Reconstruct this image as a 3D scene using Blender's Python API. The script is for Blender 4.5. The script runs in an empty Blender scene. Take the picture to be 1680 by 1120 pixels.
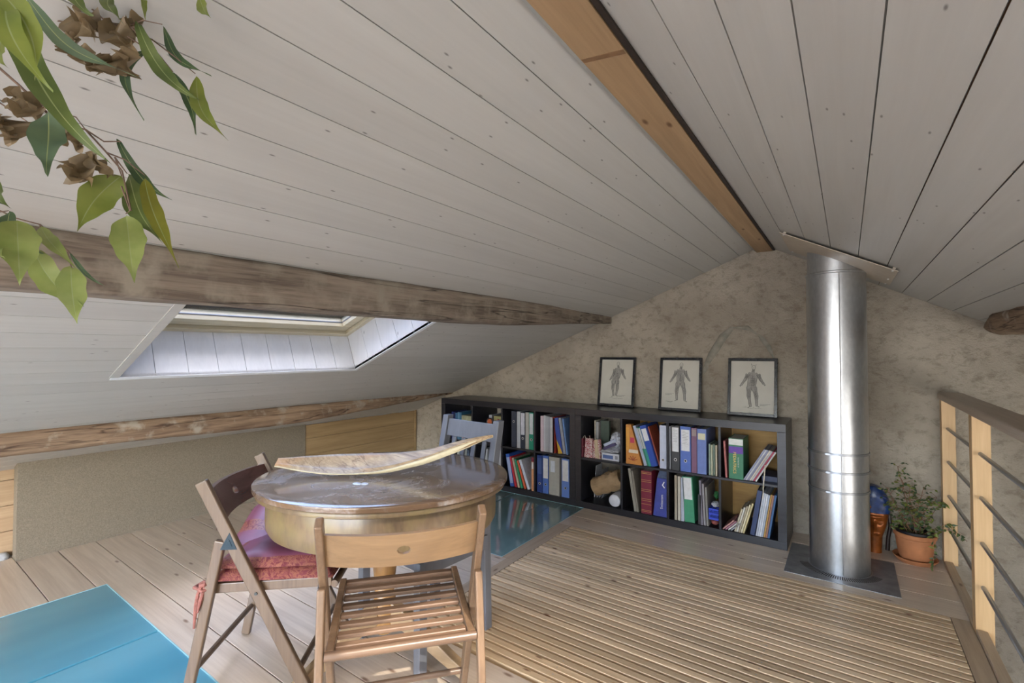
import bpy, math, random
from mathutils import Vector, Matrix, noise as mnoise

sc = bpy.context.scene
COL = sc.collection
PI = math.pi
rad = math.radians
random.seed(7)

# ------------------------------------------------------------------ camera
YAW, PITCH, CAMH = 0.61673, 0.021818, 1.24942
fw = Vector((-math.sin(YAW)*math.cos(PITCH), math.cos(YAW)*math.cos(PITCH), math.sin(PITCH)))
rt = Vector((math.cos(YAW), math.sin(YAW), 0.0))
up = rt.cross(fw)
cam_data = bpy.data.cameras.new('camera')
cam_data.sensor_width = 36.0
cam_data.lens = 775.877*36.0/1680.0
cam_data.clip_start = 0.02
cam = bpy.data.objects.new('camera', cam_data)
COL.objects.link(cam)
cam.matrix_world = Matrix(((rt.x, up.x, -fw.x, 0), (rt.y, up.y, -fw.y, 0), (rt.z, up.z, -fw.z, CAMH), (0, 0, 0, 1)))
sc.camera = cam

# ------------------------------------------------------------------ world, sun, skylight portals, added fill
sc.view_settings.view_transform = 'Standard'
sc.view_settings.look = 'None'
sc.view_settings.gamma = 1.0
sc.view_settings.use_curve_mapping = False
sc.view_settings.exposure = 0.0

SUN_DIR = Vector((-0.80, 0.42, -1.0)).normalized()
w = bpy.data.worlds.new('sky')
sc.world = w
w.use_nodes = True
nt = w.node_tree
bg = nt.nodes['Background']
sky = nt.nodes.new('ShaderNodeTexSky')
sky.sky_type = 'NISHITA'
sky.sun_disc = False
sky.sun_elevation = rad(50)
sky.sun_rotation = rad(118)
sky.air_density = 1.0
sky.dust_density = 4.0
nt.links.new(sky.outputs[0], bg.inputs[0])
bg.inputs[1].default_value = 4.2

def lamp(name, kind, loc, direction, energy, color=(1, 1, 1), size=None, size_y=None, angle=None, portal=False):
    d = bpy.data.lights.new(name, kind)
    d.energy = energy
    d.color = color
    if kind == 'AREA':
        d.shape = 'RECTANGLE'
        d.size = size
        d.size_y = size_y
        d.cycles.is_portal = portal
    if angle is not None:
        d.angle = angle
    o = bpy.data.objects.new(name, d)
    COL.objects.link(o)
    o.location = loc
    o.rotation_euler = Vector(direction).to_track_quat('-Z', 'Y').to_euler()
    return o

lamp('sun', 'SUN', (4, -2, 6), SUN_DIR, 4.5, (1.0, 0.9, 0.76), angle=rad(0.6))
lamp('skylight_portal', 'AREA', (-2.36, 1.35, 1.62), (0.374, 0, -0.927), 1.0, size=1.0, size_y=1.35, portal=True)
lamp('skylight_portal', 'AREA', (0.2, 0.35, 1.9), (-0.4648, 0, -0.8854), 1.0, size=0.5, size_y=0.6, portal=True)
# unseen fill lamps added behind camera and in the void, brightening the room
lamp('gable_fill', 'AREA', (-1.1, -2.5, 1.1), (0, 1, -0.02), 66.0, (0.95, 0.97, 1.0), size=3.6, size_y=1.5)
lamp('void_fill', 'AREA', (2.3, 1.3, 0.15), (-1, 0.25, 0.05), 74.0, (1.0, 0.93, 0.84), size=3.4, size_y=1.6)  # added fill, standing in for windows on the void side
lamp('rear_fill', 'AREA', (1.6, -2.2, 1.0), (-0.42, 1, -0.06), 70.0, (1.0, 0.96, 0.90), size=1.2, size_y=1.2)  # added fill for the far floor, no stair modelled

# ------------------------------------------------------------------ node helpers and materials
def lin(c):
    return tuple((v/255.0/12.92) if v/255.0 <= 0.04045 else ((v/255.0+0.055)/1.055)**2.4 for v in c[:3]) + (1.0,)

MATS = {}
class NT:
    def __init__(s, name):
        s.m = bpy.data.materials.new(name)
        s.m.use_nodes = True
        s.t = s.m.node_tree
        s.b = s.t.nodes['Principled BSDF']
        s.out = s.t.nodes['Material Output']
    def n(s, typ, **kw):
        nd = s.t.nodes.new('ShaderNode'+typ)
        for k, v in kw.items():
            setattr(nd, k, v)
        return nd
    def l(s, a, b):
        s.t.links.new(a, b)
    def coord(s, kind='Object'):
        return s.n('TexCoord').outputs[kind]
    def mapping(s, src, scale=(1, 1, 1), loc=(0, 0, 0), rot=(0, 0, 0)):
        m = s.n('Mapping')
        m.inputs['Scale'].default_value = scale
        m.inputs['Location'].default_value = loc
        m.inputs['Rotation'].default_value = rot
        s.l(src, m.inputs['Vector'])
        return m.outputs[0]
    def noise(s, src, scale, detail=3, rough=0.55, dist=0.0):
        t = s.n('TexNoise')
        t.inputs['Scale'].default_value = scale
        t.inputs['Detail'].default_value = detail
        t.inputs['Roughness'].default_value = rough
        t.inputs['Distortion'].default_value = dist
        s.l(src, t.inputs['Vector'])
        return t.outputs['Fac']
    def ramp(s, src, stops):
        r = s.n('ValToRGB')
        e = r.color_ramp.elements
        while len(e) < len(stops):
            e.new(0.5)
        for i, (p, c) in enumerate(stops):
            e[i].position = p
            e[i].color = c if len(c) == 4 else tuple(c)+(1,)
        s.l(src, r.inputs[0])
        return r.outputs[0]
    def mix(s, fac, a, b, mode='MIX'):
        m = s.n('Mix', data_type='RGBA', blend_type=mode)
        for sock, v in ((m.inputs[0], fac), (m.inputs[6], a), (m.inputs[7], b)):
            if hasattr(v, 'links'):
                s.l(v, sock)
            else:
                sock.default_value = v
        return m.outputs[2]
    def math(s, op, a, b=None, clamp=False):
        m = s.n('Math', operation=op, use_clamp=clamp)
        for i, v in enumerate((a, b)):
            if v is None:
                continue
            if hasattr(v, 'links'):
                s.l(v, m.inputs[i])
            else:
                m.inputs[i].default_value = v
        return m.outputs[0]
    def bump(s, h, strength=0.3, dist=0.01):
        b = s.n('Bump')
        b.inputs['Strength'].default_value = strength
        b.inputs['Distance'].default_value = dist
        s.l(h, b.inputs['Height'])
        s.l(b.outputs[0], s.b.inputs['Normal'])
    def base(s, c):
        if hasattr(c, 'links'):
            s.l(c, s.b.inputs['Base Color'])
        else:
            s.b.inputs['Base Color'].default_value = c
    def rough(s, v):
        if hasattr(v, 'links'):
            s.l(v, s.b.inputs['Roughness'])
        else:
            s.b.inputs['Roughness'].default_value = v

def plain(name, c, rough=0.5, metal=0.0, var=0.08, coat=0.0, scale=30, bump=0.05):
    if name in MATS:
        return MATS[name]
    k = NT(name)
    co = k.coord()
    nz = k.noise(co, scale, 3)
    col = lin(c)
    d = tuple(v*(1-var*2) for v in col[:3])+(1,)
    e = tuple(min(1, v*(1+var*2)) for v in col[:3])+(1,)
    k.base(k.ramp(nz, [(0.3, d), (0.7, e)]))
    k.rough(rough)
    k.b.inputs['Metallic'].default_value = metal
    k.b.inputs['Coat Weight'].default_value = coat
    if bump:
        k.bump(nz, bump, 0.003)
    MATS[name] = k.m
    return k.m

def wood(name, c_light, c_dark, axis='x', scale=22, stretch=0.06, rough=0.45, knots=0.0, knot_c=(90, 60, 40),
         var=0.14, bump=0.12, coat=0.0, knot_scale=(3.2, 9.0), contrast=(0.3, 0.72), blotch=None, cracks=None, knot_size=1.0):
    if name in MATS:
        return MATS[name]
    def mute(c, s_=0.80):
        g_ = 0.3*c[0]+0.59*c[1]+0.11*c[2]
        return tuple(g_+(v-g_)*s_ for v in c)
    c_light, c_dark = mute(c_light), mute(c_dark)
    k = NT(name)
    co = k.coord()
    at = k.n('Attribute', attribute_name='rnd')
    off = k.n('VectorMath', operation='MULTIPLY_ADD')
    cx = k.n('CombineXYZ')
    for i in range(3):
        k.l(at.outputs['Fac'], cx.inputs[i])
    k.l(cx.outputs[0], off.inputs[0])
    off.inputs[1].default_value = (17.0, 23.0, 31.0)
    k.l(co, off.inputs[2])
    src = off.outputs[0]
    sv = [1, 1, 1]
    sv['xyz'.index(axis)] = stretch
    g = k.noise(k.mapping(src, tuple(sv)), scale, 5, 0.6, 0.6)
    g2 = k.noise(k.mapping(src, tuple(v*5 if v == 1 else v*3 for v in sv)), scale, 2, 0.6)
    gg = k.math('ADD', k.math('MULTIPLY', g, 0.7), k.math('MULTIPLY', g2, 0.3))
    col = k.ramp(gg, [(contrast[0], lin(c_dark)), (contrast[1], lin(c_light))])
    vv = k.math('MULTIPLY_ADD', at.outputs['Fac'], var*2)
    k.t.nodes[-1].inputs[2].default_value = 1-var
    gc = k.n('CombineColor')
    for i in range(3):
        k.l(vv, gc.inputs[i])
    col = k.mix(1.0, col, gc.outputs[0], 'MULTIPLY')
    if blotch:
        bl = k.noise(src, blotch[0], 4, 0.6)
        col = k.mix(k.math('MULTIPLY', k.math('GREATER_THAN', bl, 2.0), 0.0), col, col)
        f = k.ramp(bl, [(blotch[1], (0, 0, 0)), (blotch[2], (1, 1, 1))])
        col = k.mix(f, col, lin(blotch[3]))
    if cracks:
        cv = [1, 1, 1]
        cv['xyz'.index(axis)] = 0.035
        cn = k.noise(k.mapping(src, tuple(cv)), cracks[0], 3, 0.5, 0.3)
        cm_ = k.ramp(cn, [(0.485, (0, 0, 0)), (0.5, (1, 1, 1)), (0.515, (0, 0, 0))])
        col = k.mix(k.math('MULTIPLY', cm_, cracks[1]), col, lin(cracks[2]))
        gg = k.math('SUBTRACT', gg, k.math('MULTIPLY', cm_, 0.5))
    if knots > 0:
        a, b = knot_scale
        vo = k.n('TexVoronoi', voronoi_dimensions='2D')
        vo.inputs['Scale'].default_value = 1.0
        sp = k.n('SeparateXYZ')
        k.l(src, sp.inputs[0])
        cb = k.n('CombineXYZ')
        k.l(k.math('MULTIPLY', sp.outputs['xyz'.index(axis)], a), cb.inputs[0])
        k.l(k.math('MULTIPLY', sp.outputs[{'x': 1, 'y': 0, 'z': 0}[axis]], b), cb.inputs[1])
        k.l(cb.outputs[0], vo.inputs['Vector'])
        pick = k.math('LESS_THAN', k.n('SeparateColor').outputs[0], knots)
        k.l(vo.outputs['Color'], k.t.nodes[-2].inputs[0])
        d = k.ramp(vo.outputs['Distance'], [(0.03*knot_size, (1, 1, 1)), (0.09*knot_size, (0, 0, 0))])
        fac = k.math('MULTIPLY', d, pick)
        col = k.mix(k.math('MULTIPLY', fac, 0.85), col, lin(knot_c))
    k.base(col)
    k.rough(rough)
    k.b.inputs['Coat Weight'].default_value = coat
    k.b.inputs['Coat Roughness'].default_value = 0.25
    k.bump(gg, bump, 0.004)
    MATS[name] = k.m
    return k.m

# ------------------------------------------------------------------ mesh builder
class MB:
    def __init__(s):
        s.v, s.f, s.m, s.r, s.s = [], [], [], [], []
    def add(s, vs, fs, m=0, r=None, smooth=False, M=None):
        o = len(s.v)
        if r is None:
            r = 0.0
        for p in vs:
            p = Vector(p)
            if M is not None:
                p = M @ p
            s.v.append(p)
        for f in fs:
            s.f.append([i+o for i in f])
            s.m.append(m)
            s.r.append(r)
            s.s.append(smooth)
        return s
    def hexa(s, c, m=0, r=None, M=None):
        # c: 8 corners, bottom 0-3 counter-clockwise from above, top 4-7
        return s.add(c, [(3, 2, 1, 0), (4, 5, 6, 7), (0, 1, 5, 4), (1, 2, 6, 5), (2, 3, 7, 6), (3, 0, 4, 7)], m, r, False, M)
    def box(s, x0, x1, y0, y1, z0, z1, m=0, r=None, M=None):
        return s.hexa([(x0, y0, z0), (x1, y0, z0), (x1, y1, z0), (x0, y1, z0), (x0, y0, z1), (x1, y0, z1), (x1, y1, z1), (x0, y1, z1)], m, r, M)
    def bar(s, a, b, wx, wy, m=0, r=None, side=(1, 0, 0), M=None):
        # a rectangular bar from a to b; wx along side, wy across
        a, b = Vector(a), Vector(b)
        d = (b-a).normalized()
        sd = Vector(side)
        sd = (sd-d*sd.dot(d)).normalized()
        t = d.cross(sd)
        c = []
        for p in (a, b):
            for i, j in ((-1, -1), (1, -1), (1, 1), (-1, 1)):
                c.append(p+sd*(wx/2*i)+t*(wy/2*j))
        return s.hexa(c, m, r, M)
    def tube(s, pts, rr, seg=10, m=0, r=None, M=None, cap=True, flat=1.0, smooth=True):
        pts = [Vector(p) for p in pts]
        n = len(pts)
        if not hasattr(rr, '__len__'):
            rr = [rr]*n
        vs, fs = [], []
        ref = None
        for i, p in enumerate(pts):
            d = (pts[min(i+1, n-1)]-pts[max(i-1, 0)]).normalized()
            if ref is None:
                ref = Vector((0, 0, 1)) if abs(d.z) < 0.9 else Vector((1, 0, 0))
            x = (ref-d*ref.dot(d)).normalized()
            y = d.cross(x)
            ref = x
            for k in range(seg):
                a = 2*PI*k/seg
                vs.append(p+x*(math.cos(a)*rr[i]*flat)+y*(math.sin(a)*rr[i]))
        for i in range(n-1):
            for k in range(seg):
                k2 = (k+1) % seg
                fs.append((i*seg+k, i*seg+k2, (i+1)*seg+k2, (i+1)*seg+k))
        s.add(vs, fs, m, r, smooth, M)
        if cap:
            s.add(vs[:seg], [tuple(range(seg-1, -1, -1))], m, r, False, M)
            s.add(vs[-seg:], [tuple(range(seg))], m, r, False, M)
        return s
    def lathe(s, prof, seg=32, m=0, r=None, M=None, sx=1.0, sy=1.0, smooth=True):
        vs, fs = [], []
        for (rr, z) in prof:
            for k in range(seg):
                a = 2*PI*k/seg
                vs.append((rr*sx*math.cos(a), rr*sy*math.sin(a), z))
        for i in range(len(prof)-1):
            for k in range(seg):
                k2 = (k+1) % seg
                fs.append((i*seg+k, i*seg+k2, (i+1)*seg+k2, (i+1)*seg+k))
        return s.add(vs, fs, m, r, smooth, M)
    def grid(s, fn, nu, nv, m=0, r=None, M=None, smooth=True, cu=False):
        vs = [fn(i/nu, j/nv) for j in range(nv+1) for i in range(nu+1)]
        fs = [(j*(nu+1)+i, j*(nu+1)+i+1, (j+1)*(nu+1)+i+1, (j+1)*(nu+1)+i) for j in range(nv) for i in range(nu)]
        return s.add(vs, fs, m, r, smooth, M)
    def prism(s, poly, z0, z1, m=0, r=None, M=None):
        n = len(poly)
        vs = [(x, y, z0) for x, y in poly]+[(x, y, z1) for x, y in poly]
        fs = [tuple(range(n-1, -1, -1)), tuple(range(n, 2*n))]+[(i, (i+1) % n, n+(i+1) % n, n+i) for i in range(n)]
        return s.add(vs, fs, m, r, False, M)
    def text(s, body, size, m=0, M=None, extrude=0.0003, sx=1.0):
        cu = bpy.data.curves.new('t', 'FONT')
        cu.body = body
        cu.size = size
        cu.extrude = extrude
        cu.align_x = 'CENTER'
        cu.align_y = 'CENTER'
        cu.resolution_u = 3
        o = bpy.data.objects.new('t', cu)
        COL.objects.link(o)
        bpy.context.view_layer.update()
        me = bpy.data.meshes.new_from_object(o.evaluated_get(bpy.context.evaluated_depsgraph_get()))
        s.add([(v.co.x*sx, v.co.y, v.co.z) for v in me.vertices], [tuple(p.vertices) for p in me.polygons], m, None, False, M)
        bpy.data.objects.remove(o)
        bpy.data.curves.remove(cu)
        bpy.data.meshes.remove(me)
        return s
    def build(s, name, mats, parent=None, bevel=0.0, seg=2, loc=None, weld=False):
        me = bpy.data.meshes.new(name)
        me.from_pydata([tuple(v) for v in s.v], [], s.f)
        if not isinstance(mats, (list, tuple)):
            mats = [mats]
        for m in mats:
            me.materials.append(m)
        me.polygons.foreach_set('material_index', s.m)
        me.polygons.foreach_set('use_smooth', s.s)
        a = me.attributes.new('rnd', 'FLOAT', 'FACE')
        a.data.foreach_set('value', s.r)
        me.update()
        if any(s.s):
            me.set_sharp_from_angle(angle=rad(38))
        o = bpy.data.objects.new(name, me)
        COL.objects.link(o)
        if parent is not None:
            o.parent = parent
        if loc is not None:
            o.location = loc
        if bevel > 0:
            b = o.modifiers.new('edge', 'BEVEL')
            b.width = bevel
            b.segments = seg
            b.limit_method = 'ANGLE'
            b.angle_limit = rad(40)
        return o

def tag(o, label=None, cat=None, group=None, kind=None):
    if label:
        o['label'] = label
    if cat:
        o['category'] = cat
    if group:
        o['group'] = group
    if kind:
        o['kind'] = kind
    return o

def thing(name, label, cat, loc=(0, 0, 0), rz=0.0, group=None):
    o = bpy.data.objects.new(name, None)
    o.empty_display_size = 0.1
    COL.objects.link(o)
    o.location = loc
    o.rotation_euler = (0, 0, rz)
    return tag(o, label, cat, group)

def structure(o):
    o['kind'] = 'structure'
    return o

def shift(o):
    """put a top-level mesh's origin at the bottom centre of its own shape"""
    me = o.data
    xs = [v.co.x for v in me.vertices]
    ys = [v.co.y for v in me.vertices]
    zs = [v.co.z for v in me.vertices]
    c = Vector(((min(xs)+max(xs))/2, (min(ys)+max(ys))/2, min(zs)))
    for v in me.vertices:
        v.co -= c
    o.location = o.location + c
    return o

# ------------------------------------------------------------------ materials of the room
W_CEIL = wood('whitewashed_boards', (188, 188, 185), (178, 177, 174), 'y', 16, 0.05, 0.5, knots=0.40, knot_c=(96, 92, 90), var=0.05, bump=0.06, knot_scale=(5.0, 16.0), knot_size=0.55)
W_SHAFT = wood('white_shaft_boards', (214, 216, 220), (200, 203, 208), 'z', 16, 0.06, 0.5, knots=0.25, knot_c=(130, 135, 145), var=0.04, bump=0.05, knot_scale=(6.0, 14.0))
GROOVE = plain('board_groove', (112, 84, 62), 0.8, bump=0)
W_FLOOR = wood('pine_floor_boards', (216, 198, 176), (182, 160, 138), 'x', 20, 0.05, 0.32, knots=0.35, knot_c=(110, 80, 60), var=0.10, bump=0.10, coat=0.15, knot_scale=(3.0, 9.0))
W_SLAT = wood('larch_slats', (232, 200, 156), (194, 160, 116), 'x', 26, 0.045, 0.42, knots=0.30, knot_c=(100, 62, 38), var=0.20, bump=0.10, knot_scale=(4.0, 14.0))
W_TRIM = wood('pine_trim', (190, 166, 136), (156, 130, 102), 'y', 26, 0.05, 0.4, knots=0.15, var=0.08)
W_RIDGE = wood('ridge_beam_timber', (184, 148, 106), (146, 114, 78), 'y', 18, 0.05, 0.6, knots=0.3, knot_c=(84, 54, 28), var=0.1, bump=0.2)
W_OLD = wood('old_grey_oak', (150, 134, 118), (96, 82, 70), 'y', 24, 0.07, 0.75, knots=0.25, knot_c=(50, 38, 30), var=0.1, bump=1.0, blotch=(9.0, 0.46, 0.66, (140, 132, 120)), cracks=(20.0, 0.9, (44, 36, 30)), contrast=(0.38, 0.64))
W_OLD2 = wood('old_chestnut_log', (166, 136, 106), (112, 84, 62), 'y', 22, 0.10, 0.75, knots=0.3, knot_c=(52, 34, 22), var=0.1, bump=0.9, blotch=(9.0, 0.54, 0.68, (166, 156, 142)), cracks=(16.0, 0.9, (62, 42, 30)), contrast=(0.38, 0.64))
W_RECESS = wood('recess_pine', (190, 160, 122), (156, 124, 90), 'y', 20, 0.06, 0.5, knots=0.3, var=0.08)
W_HONEY = wood('honey_boards', (176, 146, 100), (144, 114, 72), 'y', 20, 0.06, 0.5, knots=0.2, knot_c=(90, 56, 26), var=0.08)
W_PALE = wood('pale_window_pine', (206, 198, 170), (178, 166, 134), 'y', 26, 0.05, 0.45, var=0.04)
W_RAIL = wood('beech_rail', (176, 156, 136), (148, 128, 108), 'y', 30, 0.05, 0.4, var=0.04, coat=0.2)
W_POST = wood('pine_post', (222, 182, 126), (196, 152, 98), 'z', 26, 0.06, 0.45, knots=0.15, knot_c=(130, 88, 50), var=0.05)
OCHRE = wood('ochre_backboard', (186, 138, 56), (150, 104, 34), 'x', 14, 0.2, 0.55, var=0.05)

def plaster():
    k = NT('rough_plaster')
    co = k.coord()
    big = k.noise(co, 2.2, 4, 0.6, 0.3)
    mid = k.noise(k.mapping(co, (1, 1, 1.4), (0, 0, 0), (0, rad(25), 0)), 13, 8, 0.72, 0.25)
    fine = k.noise(co, 70, 4, 0.7)
    col = k.ramp(big, [(0.32, lin((162, 153, 140))), (0.68, lin((194, 186, 172)))])
    col = k.mix(k.ramp(mid, [(0.36, (0.55, 0.55, 0.55)), (0.50, (0, 0, 0))]), col, lin((126, 114, 98)))
    col = k.mix(k.ramp(fine, [(0.60, (0, 0, 0)), (0.75, (0.5, 0.5, 0.5))]), col, lin((184, 172, 152)))
    k.base(col)
    k.rough(0.95)
    h = k.math('ADD', k.math('MULTIPLY', mid, 1.0), k.math('MULTIPLY', fine, 0.35))
    h = k.math('ADD', h, k.math('MULTIPLY', big, 0.6))
    k.bump(h, 1.0, 0.030)
    return k.m
PLASTER = plaster()
PATCH = plain('grey_mortar', (134, 131, 122), 0.95, var=0.12, scale=20, bump=0.6)
PANEL = plain('mineral_board', (124, 116, 102), 0.9, var=0.10, scale=160, bump=0.5)
FOAM = plain('caulking_foam', (168, 172, 176), 0.8, var=0.06, scale=60, bump=0.5)
WHITE_TRIM = plain('white_trim', (226, 230, 236), 0.4, var=0.02)
ALU = plain('window_aluminium', (150, 152, 158), 0.35, metal=0.8, var=0.03)
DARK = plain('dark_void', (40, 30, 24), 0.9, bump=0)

def clear_glass():
    k = NT('window_glass')
    tr = k.n('BsdfTransparent')
    gl = k.n('BsdfGlossy')
    gl.inputs['Roughness'].default_value = 0.03
    fr = k.n('Fresnel')
    mx = k.n('MixShader')
    k.l(fr.outputs[0], mx.inputs[0])
    k.l(tr.outputs[0], mx.inputs[1])
    k.l(gl.outputs[0], mx.inputs[2])
    k.l(mx.outputs[0], k.out.inputs[0])
    return k.m
GLASS = clear_glass()

def floor_glass(name, c, c2, rough):
    k = NT(name)
    nz = k.noise(k.mapping(k.coord(), (1.0, 0.25, 1)), 3.0, 2)
    k.base(k.ramp(nz, [(0.35, lin(c)), (0.65, lin(c2))]))
    k.rough(rough)
    k.b.inputs['Coat Weight'].default_value = 1.0
    k.b.inputs['Coat Roughness'].default_value = 0.02
    k.b.inputs['Coat IOR'].default_value = 1.75
    return k.m
GLASS_BLUE = floor_glass('blue_floor_glass', (64, 140, 164), (90, 158, 178), 0.3)
GLASS_TEAL = floor_glass('teal_floor_glass', (98, 128, 130), (114, 142, 142), 0.25)
GLASS_EDGE = plain('glass_edge', (150, 196, 206), 0.3, var=0.02)

# ------------------------------------------------------------------ room geometry
WY = 3.835
def zl(x): return 2.2199+0.403*x          # left slope
def zr(x): return 1.765-0.525*x           # right slope
NL = Vector((-0.3738, 0, 0.9275))
NR = Vector((0.4648, 0, 0.8854))
def PL(x, y, t=0): return Vector((x, y, zl(x)))+NL*t
def PR(x, y, t=0): return Vector((x, y, zr(x)))+NR*t
XA = -0.490
def sbox(mb, P, x0, x1, y0, y1, t0, t1, m=0, r=None):
    mb.hexa([P(x0, y0, t0), P(x1, y0, t0), P(x1, y1, t0), P(x0, y1, t0), P(x0, y0, t1), P(x1, y0, t1), P(x1, y1, t1), P(x0, y1, t1)], m, r)

YB = -2.6
WX0, WX1, WY0, WY1 = -2.69, -1.84, 0.72, 1.98      # skylight opening
# left ceiling
mb = MB()
seams = [-0.645-0.1235*k for k in range(0, 31)]
edges = [XA]+[s for s in seams if s > -4.35]
for i in range(len(edges)-1):
    xb, xa = edges[i], edges[i+1]
    g = 0.0012
    def plank(y0, y1):
        sbox(mb, PL, xa+g, xb-g, y0, y1, 0.0, 0.014, 0, random.random())
    if xa < WX1-0.001 and xb > WX0+0.001:
        plank(YB, WY0)
        plank(WY1, WY)
        if xa < WX0:
            sbox(mb, PL, xa+g, WX0, WY0, WY1, 0, 0.014, 0, random.random())
        if xb > WX1:
            sbox(mb, PL, WX1, xb-g, WY0, WY1, 0, 0.014, 0, random.random())
    else:
        plank(YB, WY)
e_ = 0.017
for x0, x1, y0, y1 in ((-4.4, WX0-e_, YB, WY), (WX1+e_, XA, YB, WY), (WX0-e_, WX1+e_, YB, WY0-e_), (WX0-e_, WX1+e_, WY1+e_, WY)):
    sbox(mb, PL, x0, x1, y0, y1, 0.013, 0.24, 1)
structure(mb.build('ceiling', [W_CEIL, GROOVE], bevel=0))
# right ceiling, with the second skylight above the viewer
VX0, VX1, VY0, VY1 = -0.065, 0.283, 0.12, 0.62
mb = MB()
edges = [XA]+[-0.413+0.116*k for k in range(0, 26)]
for i in range(len(edges)-1):
    xa, xb = edges[i], edges[i+1]
    r_ = random.random()
    if xa < VX1 and xb > VX0:
        sbox(mb, PR, xa+0.0015, xb-0.0015, YB, VY0, 0, 0.014, 0, r_)
        sbox(mb, PR, xa+0.0015, xb-0.0015, VY1, WY, 0, 0.014, 0, r_)
    else:
        sbox(mb, PR, xa+0.0015, xb-0.0015, YB, WY, 0, 0.014, 0, r_)
sbox(mb, PR, XA, VX0, YB, WY, 0.013, 0.2, 1)
sbox(mb, PR, VX1, 2.6, YB, WY, 0.013, 0.2, 1)
sbox(mb, PR, VX0, VX1, YB, VY0, 0.013, 0.2, 1)
sbox(mb, PR, VX0, VX1, VY1, WY, 0.013, 0.2, 1)
structure(mb.build('ceiling', [W_CEIL, GROOVE]))

# end wall (runs down past the railing into the storey below), with the ghost of an old mortar arch
mb = MB()
nx, nz_ = 90, 64
def wallp(u, v):
    x = -4.4+u*6.9
    z = -2.6+v*4.75
    d = 0.010*mnoise.noise(Vector((x*3.1, 0, z*3.1)))+0.006*mnoise.noise(Vector((x*9, 2, z*9)))
    return (x, WY+0.006+d, z)
mb.grid(wallp, nx*2, nz_*2, 0, smooth=True)
mb.box(-4.4, 2.5, WY+0.03, WY+0.3, -2.6, 2.15, 0)
structure(mb.build('wall_end', [PLASTER]))
mb = MB()
for pts, r0 in (([(-0.95, 1.02), (-0.90, 1.12), (-0.84, 1.24), (-0.77, 1.36), (-0.70, 1.43)], 0.030), ([(-0.70, 1.43), (-0.60, 1.425), (-0.52, 1.37), (-0.46, 1.28), (-0.43, 1.20)], 0.020)):
    mb.tube([(x, WY+0.004, z) for x, z in pts], [r0*0.5]+[r0]*(len(pts)-2)+[r0*0.6], 10, 0, flat=1.0, M=Matrix.Translation((0, WY+0.009, 0)) @ Matrix.Scale(0.45, 4, (0, 1, 0)) @ Matrix.Translation((0, -WY, 0)))
o = mb.build('trim_1', [PATCH])
o['kind'] = 'structure'
# knee wall behind the plate log, boards in the recess
mb = MB()
for k in range(5):
    mb.box(-4.24, -4.20, YB, 0.9, 0.155*k+0.001, 0.155*k+0.153, 0, random.random())
mb.box(-4.40, -4.24, YB, WY, 0, 0.72, 1)
structure(mb.build('wall_left', [W_RECESS, PLASTER], bevel=0.001))
# gable behind the camera with an opening made up for the fill lamp, right wall beyond the void, lower floor
mb = MB()
mb.box(-4.4, -2.95, YB-0.2, YB, -0.1, 2.3, 0)
mb.box(0.8, 2.6, YB-0.2, YB, -2.6, 2.3, 0)
mb.box(-2.95, 0.8, YB-0.2, YB, 1.9, 2.3, 0)
mb.box(-2.95, 0.8, YB-0.2, YB, -2.6, 0.3, 0)
structure(mb.build('wall_back', [PLASTER]))
mb = MB()
mb.box(2.45, 2.6, YB, WY+0.1, -2.6, 1.2, 0)
structure(mb.build('wall_right', [PLASTER]))
mb = MB()
mb.box(-4.4, 2.6, YB, WY+0.1, -2.7, -2.6, 0)
structure(mb.build('floor', [W_FLOOR]))

# ------------------------------------------------------------------ floor
mb = MB()
PW = 0.183
S0 = 0.613-PW*18
def planks(x0, x1, y0, y1):
    k = 0
    while True:
        a, b = S0+PW*k, S0+PW*(k+1)
        k += 1
        if a > y1:
            break
        a2, b2 = max(a, y0), min(b, y1)
        if b2-a2 < 0.012:
            continue
        r = (math.sin(k*12.9898)*43758.5453) % 1.0
        g = 0.0024
        mb.box(x0, x1, a2+(g if a >= y0 else 0), b2-(g if b <= y1 else 0), -0.03, 0.0, 0, r)
GA = (-3.27, -1.80, -0.62, 0.84)
GB = (-3.09, -1.735, 2.34, 3.445)
planks(-4.2, 0.378, YB, GA[2])
planks(-4.2, GA[0], GA[2], GA[3])
planks(GA[1], 0.378, GA[2], GA[3])
planks(-4.2, 0.378, GA[3], 1.535)
planks(-4.2, -1.70, 1.535, GB[2])
planks(-4.2, GB[0], GB[2], WY)
planks(GB[0], GB[1], GB[3], WY)
for a, b in ((3.040, 3.236), (3.239, 3.435), (3.438, 3.634), (3.637, WY)):
    mb.box(GB[1], 0.45, a, b-0.002, -0.03, 0.0, 0, random.random())
mb.box(-4.2, 0.45, YB, GA[2], -0.20, -0.03, 1)
mb.box(-4.2, GA[0], GA[2], GA[3], -0.20, -0.03, 1)
mb.box(GA[1], 0.45, GA[2], GA[3], -0.20, -0.03, 1)
mb.box(-4.2, -1.632, GA[3], GB[2], -0.20, -0.03, 1)
mb.box(-1.632, 0.45, GA[3], 1.5385, -0.20, -0.03, 1)
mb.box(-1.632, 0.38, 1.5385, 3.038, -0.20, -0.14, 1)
mb.box(0.38, 0.45, 1.5385, 3.038, -0.20, -0.03, 1)
mb.box(-4.2, GB[0], GB[2], WY, -0.20, -0.03, 1)
mb.box(GB[1], -1.632, GB[2], WY, -0.20, -0.03, 1)
mb.box(-1.632, 0.45, 3.038, WY, -0.20, -0.03, 1)
structure(mb.build('floor', [W_FLOOR, DARK], bevel=0.0008, seg=1))
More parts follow.
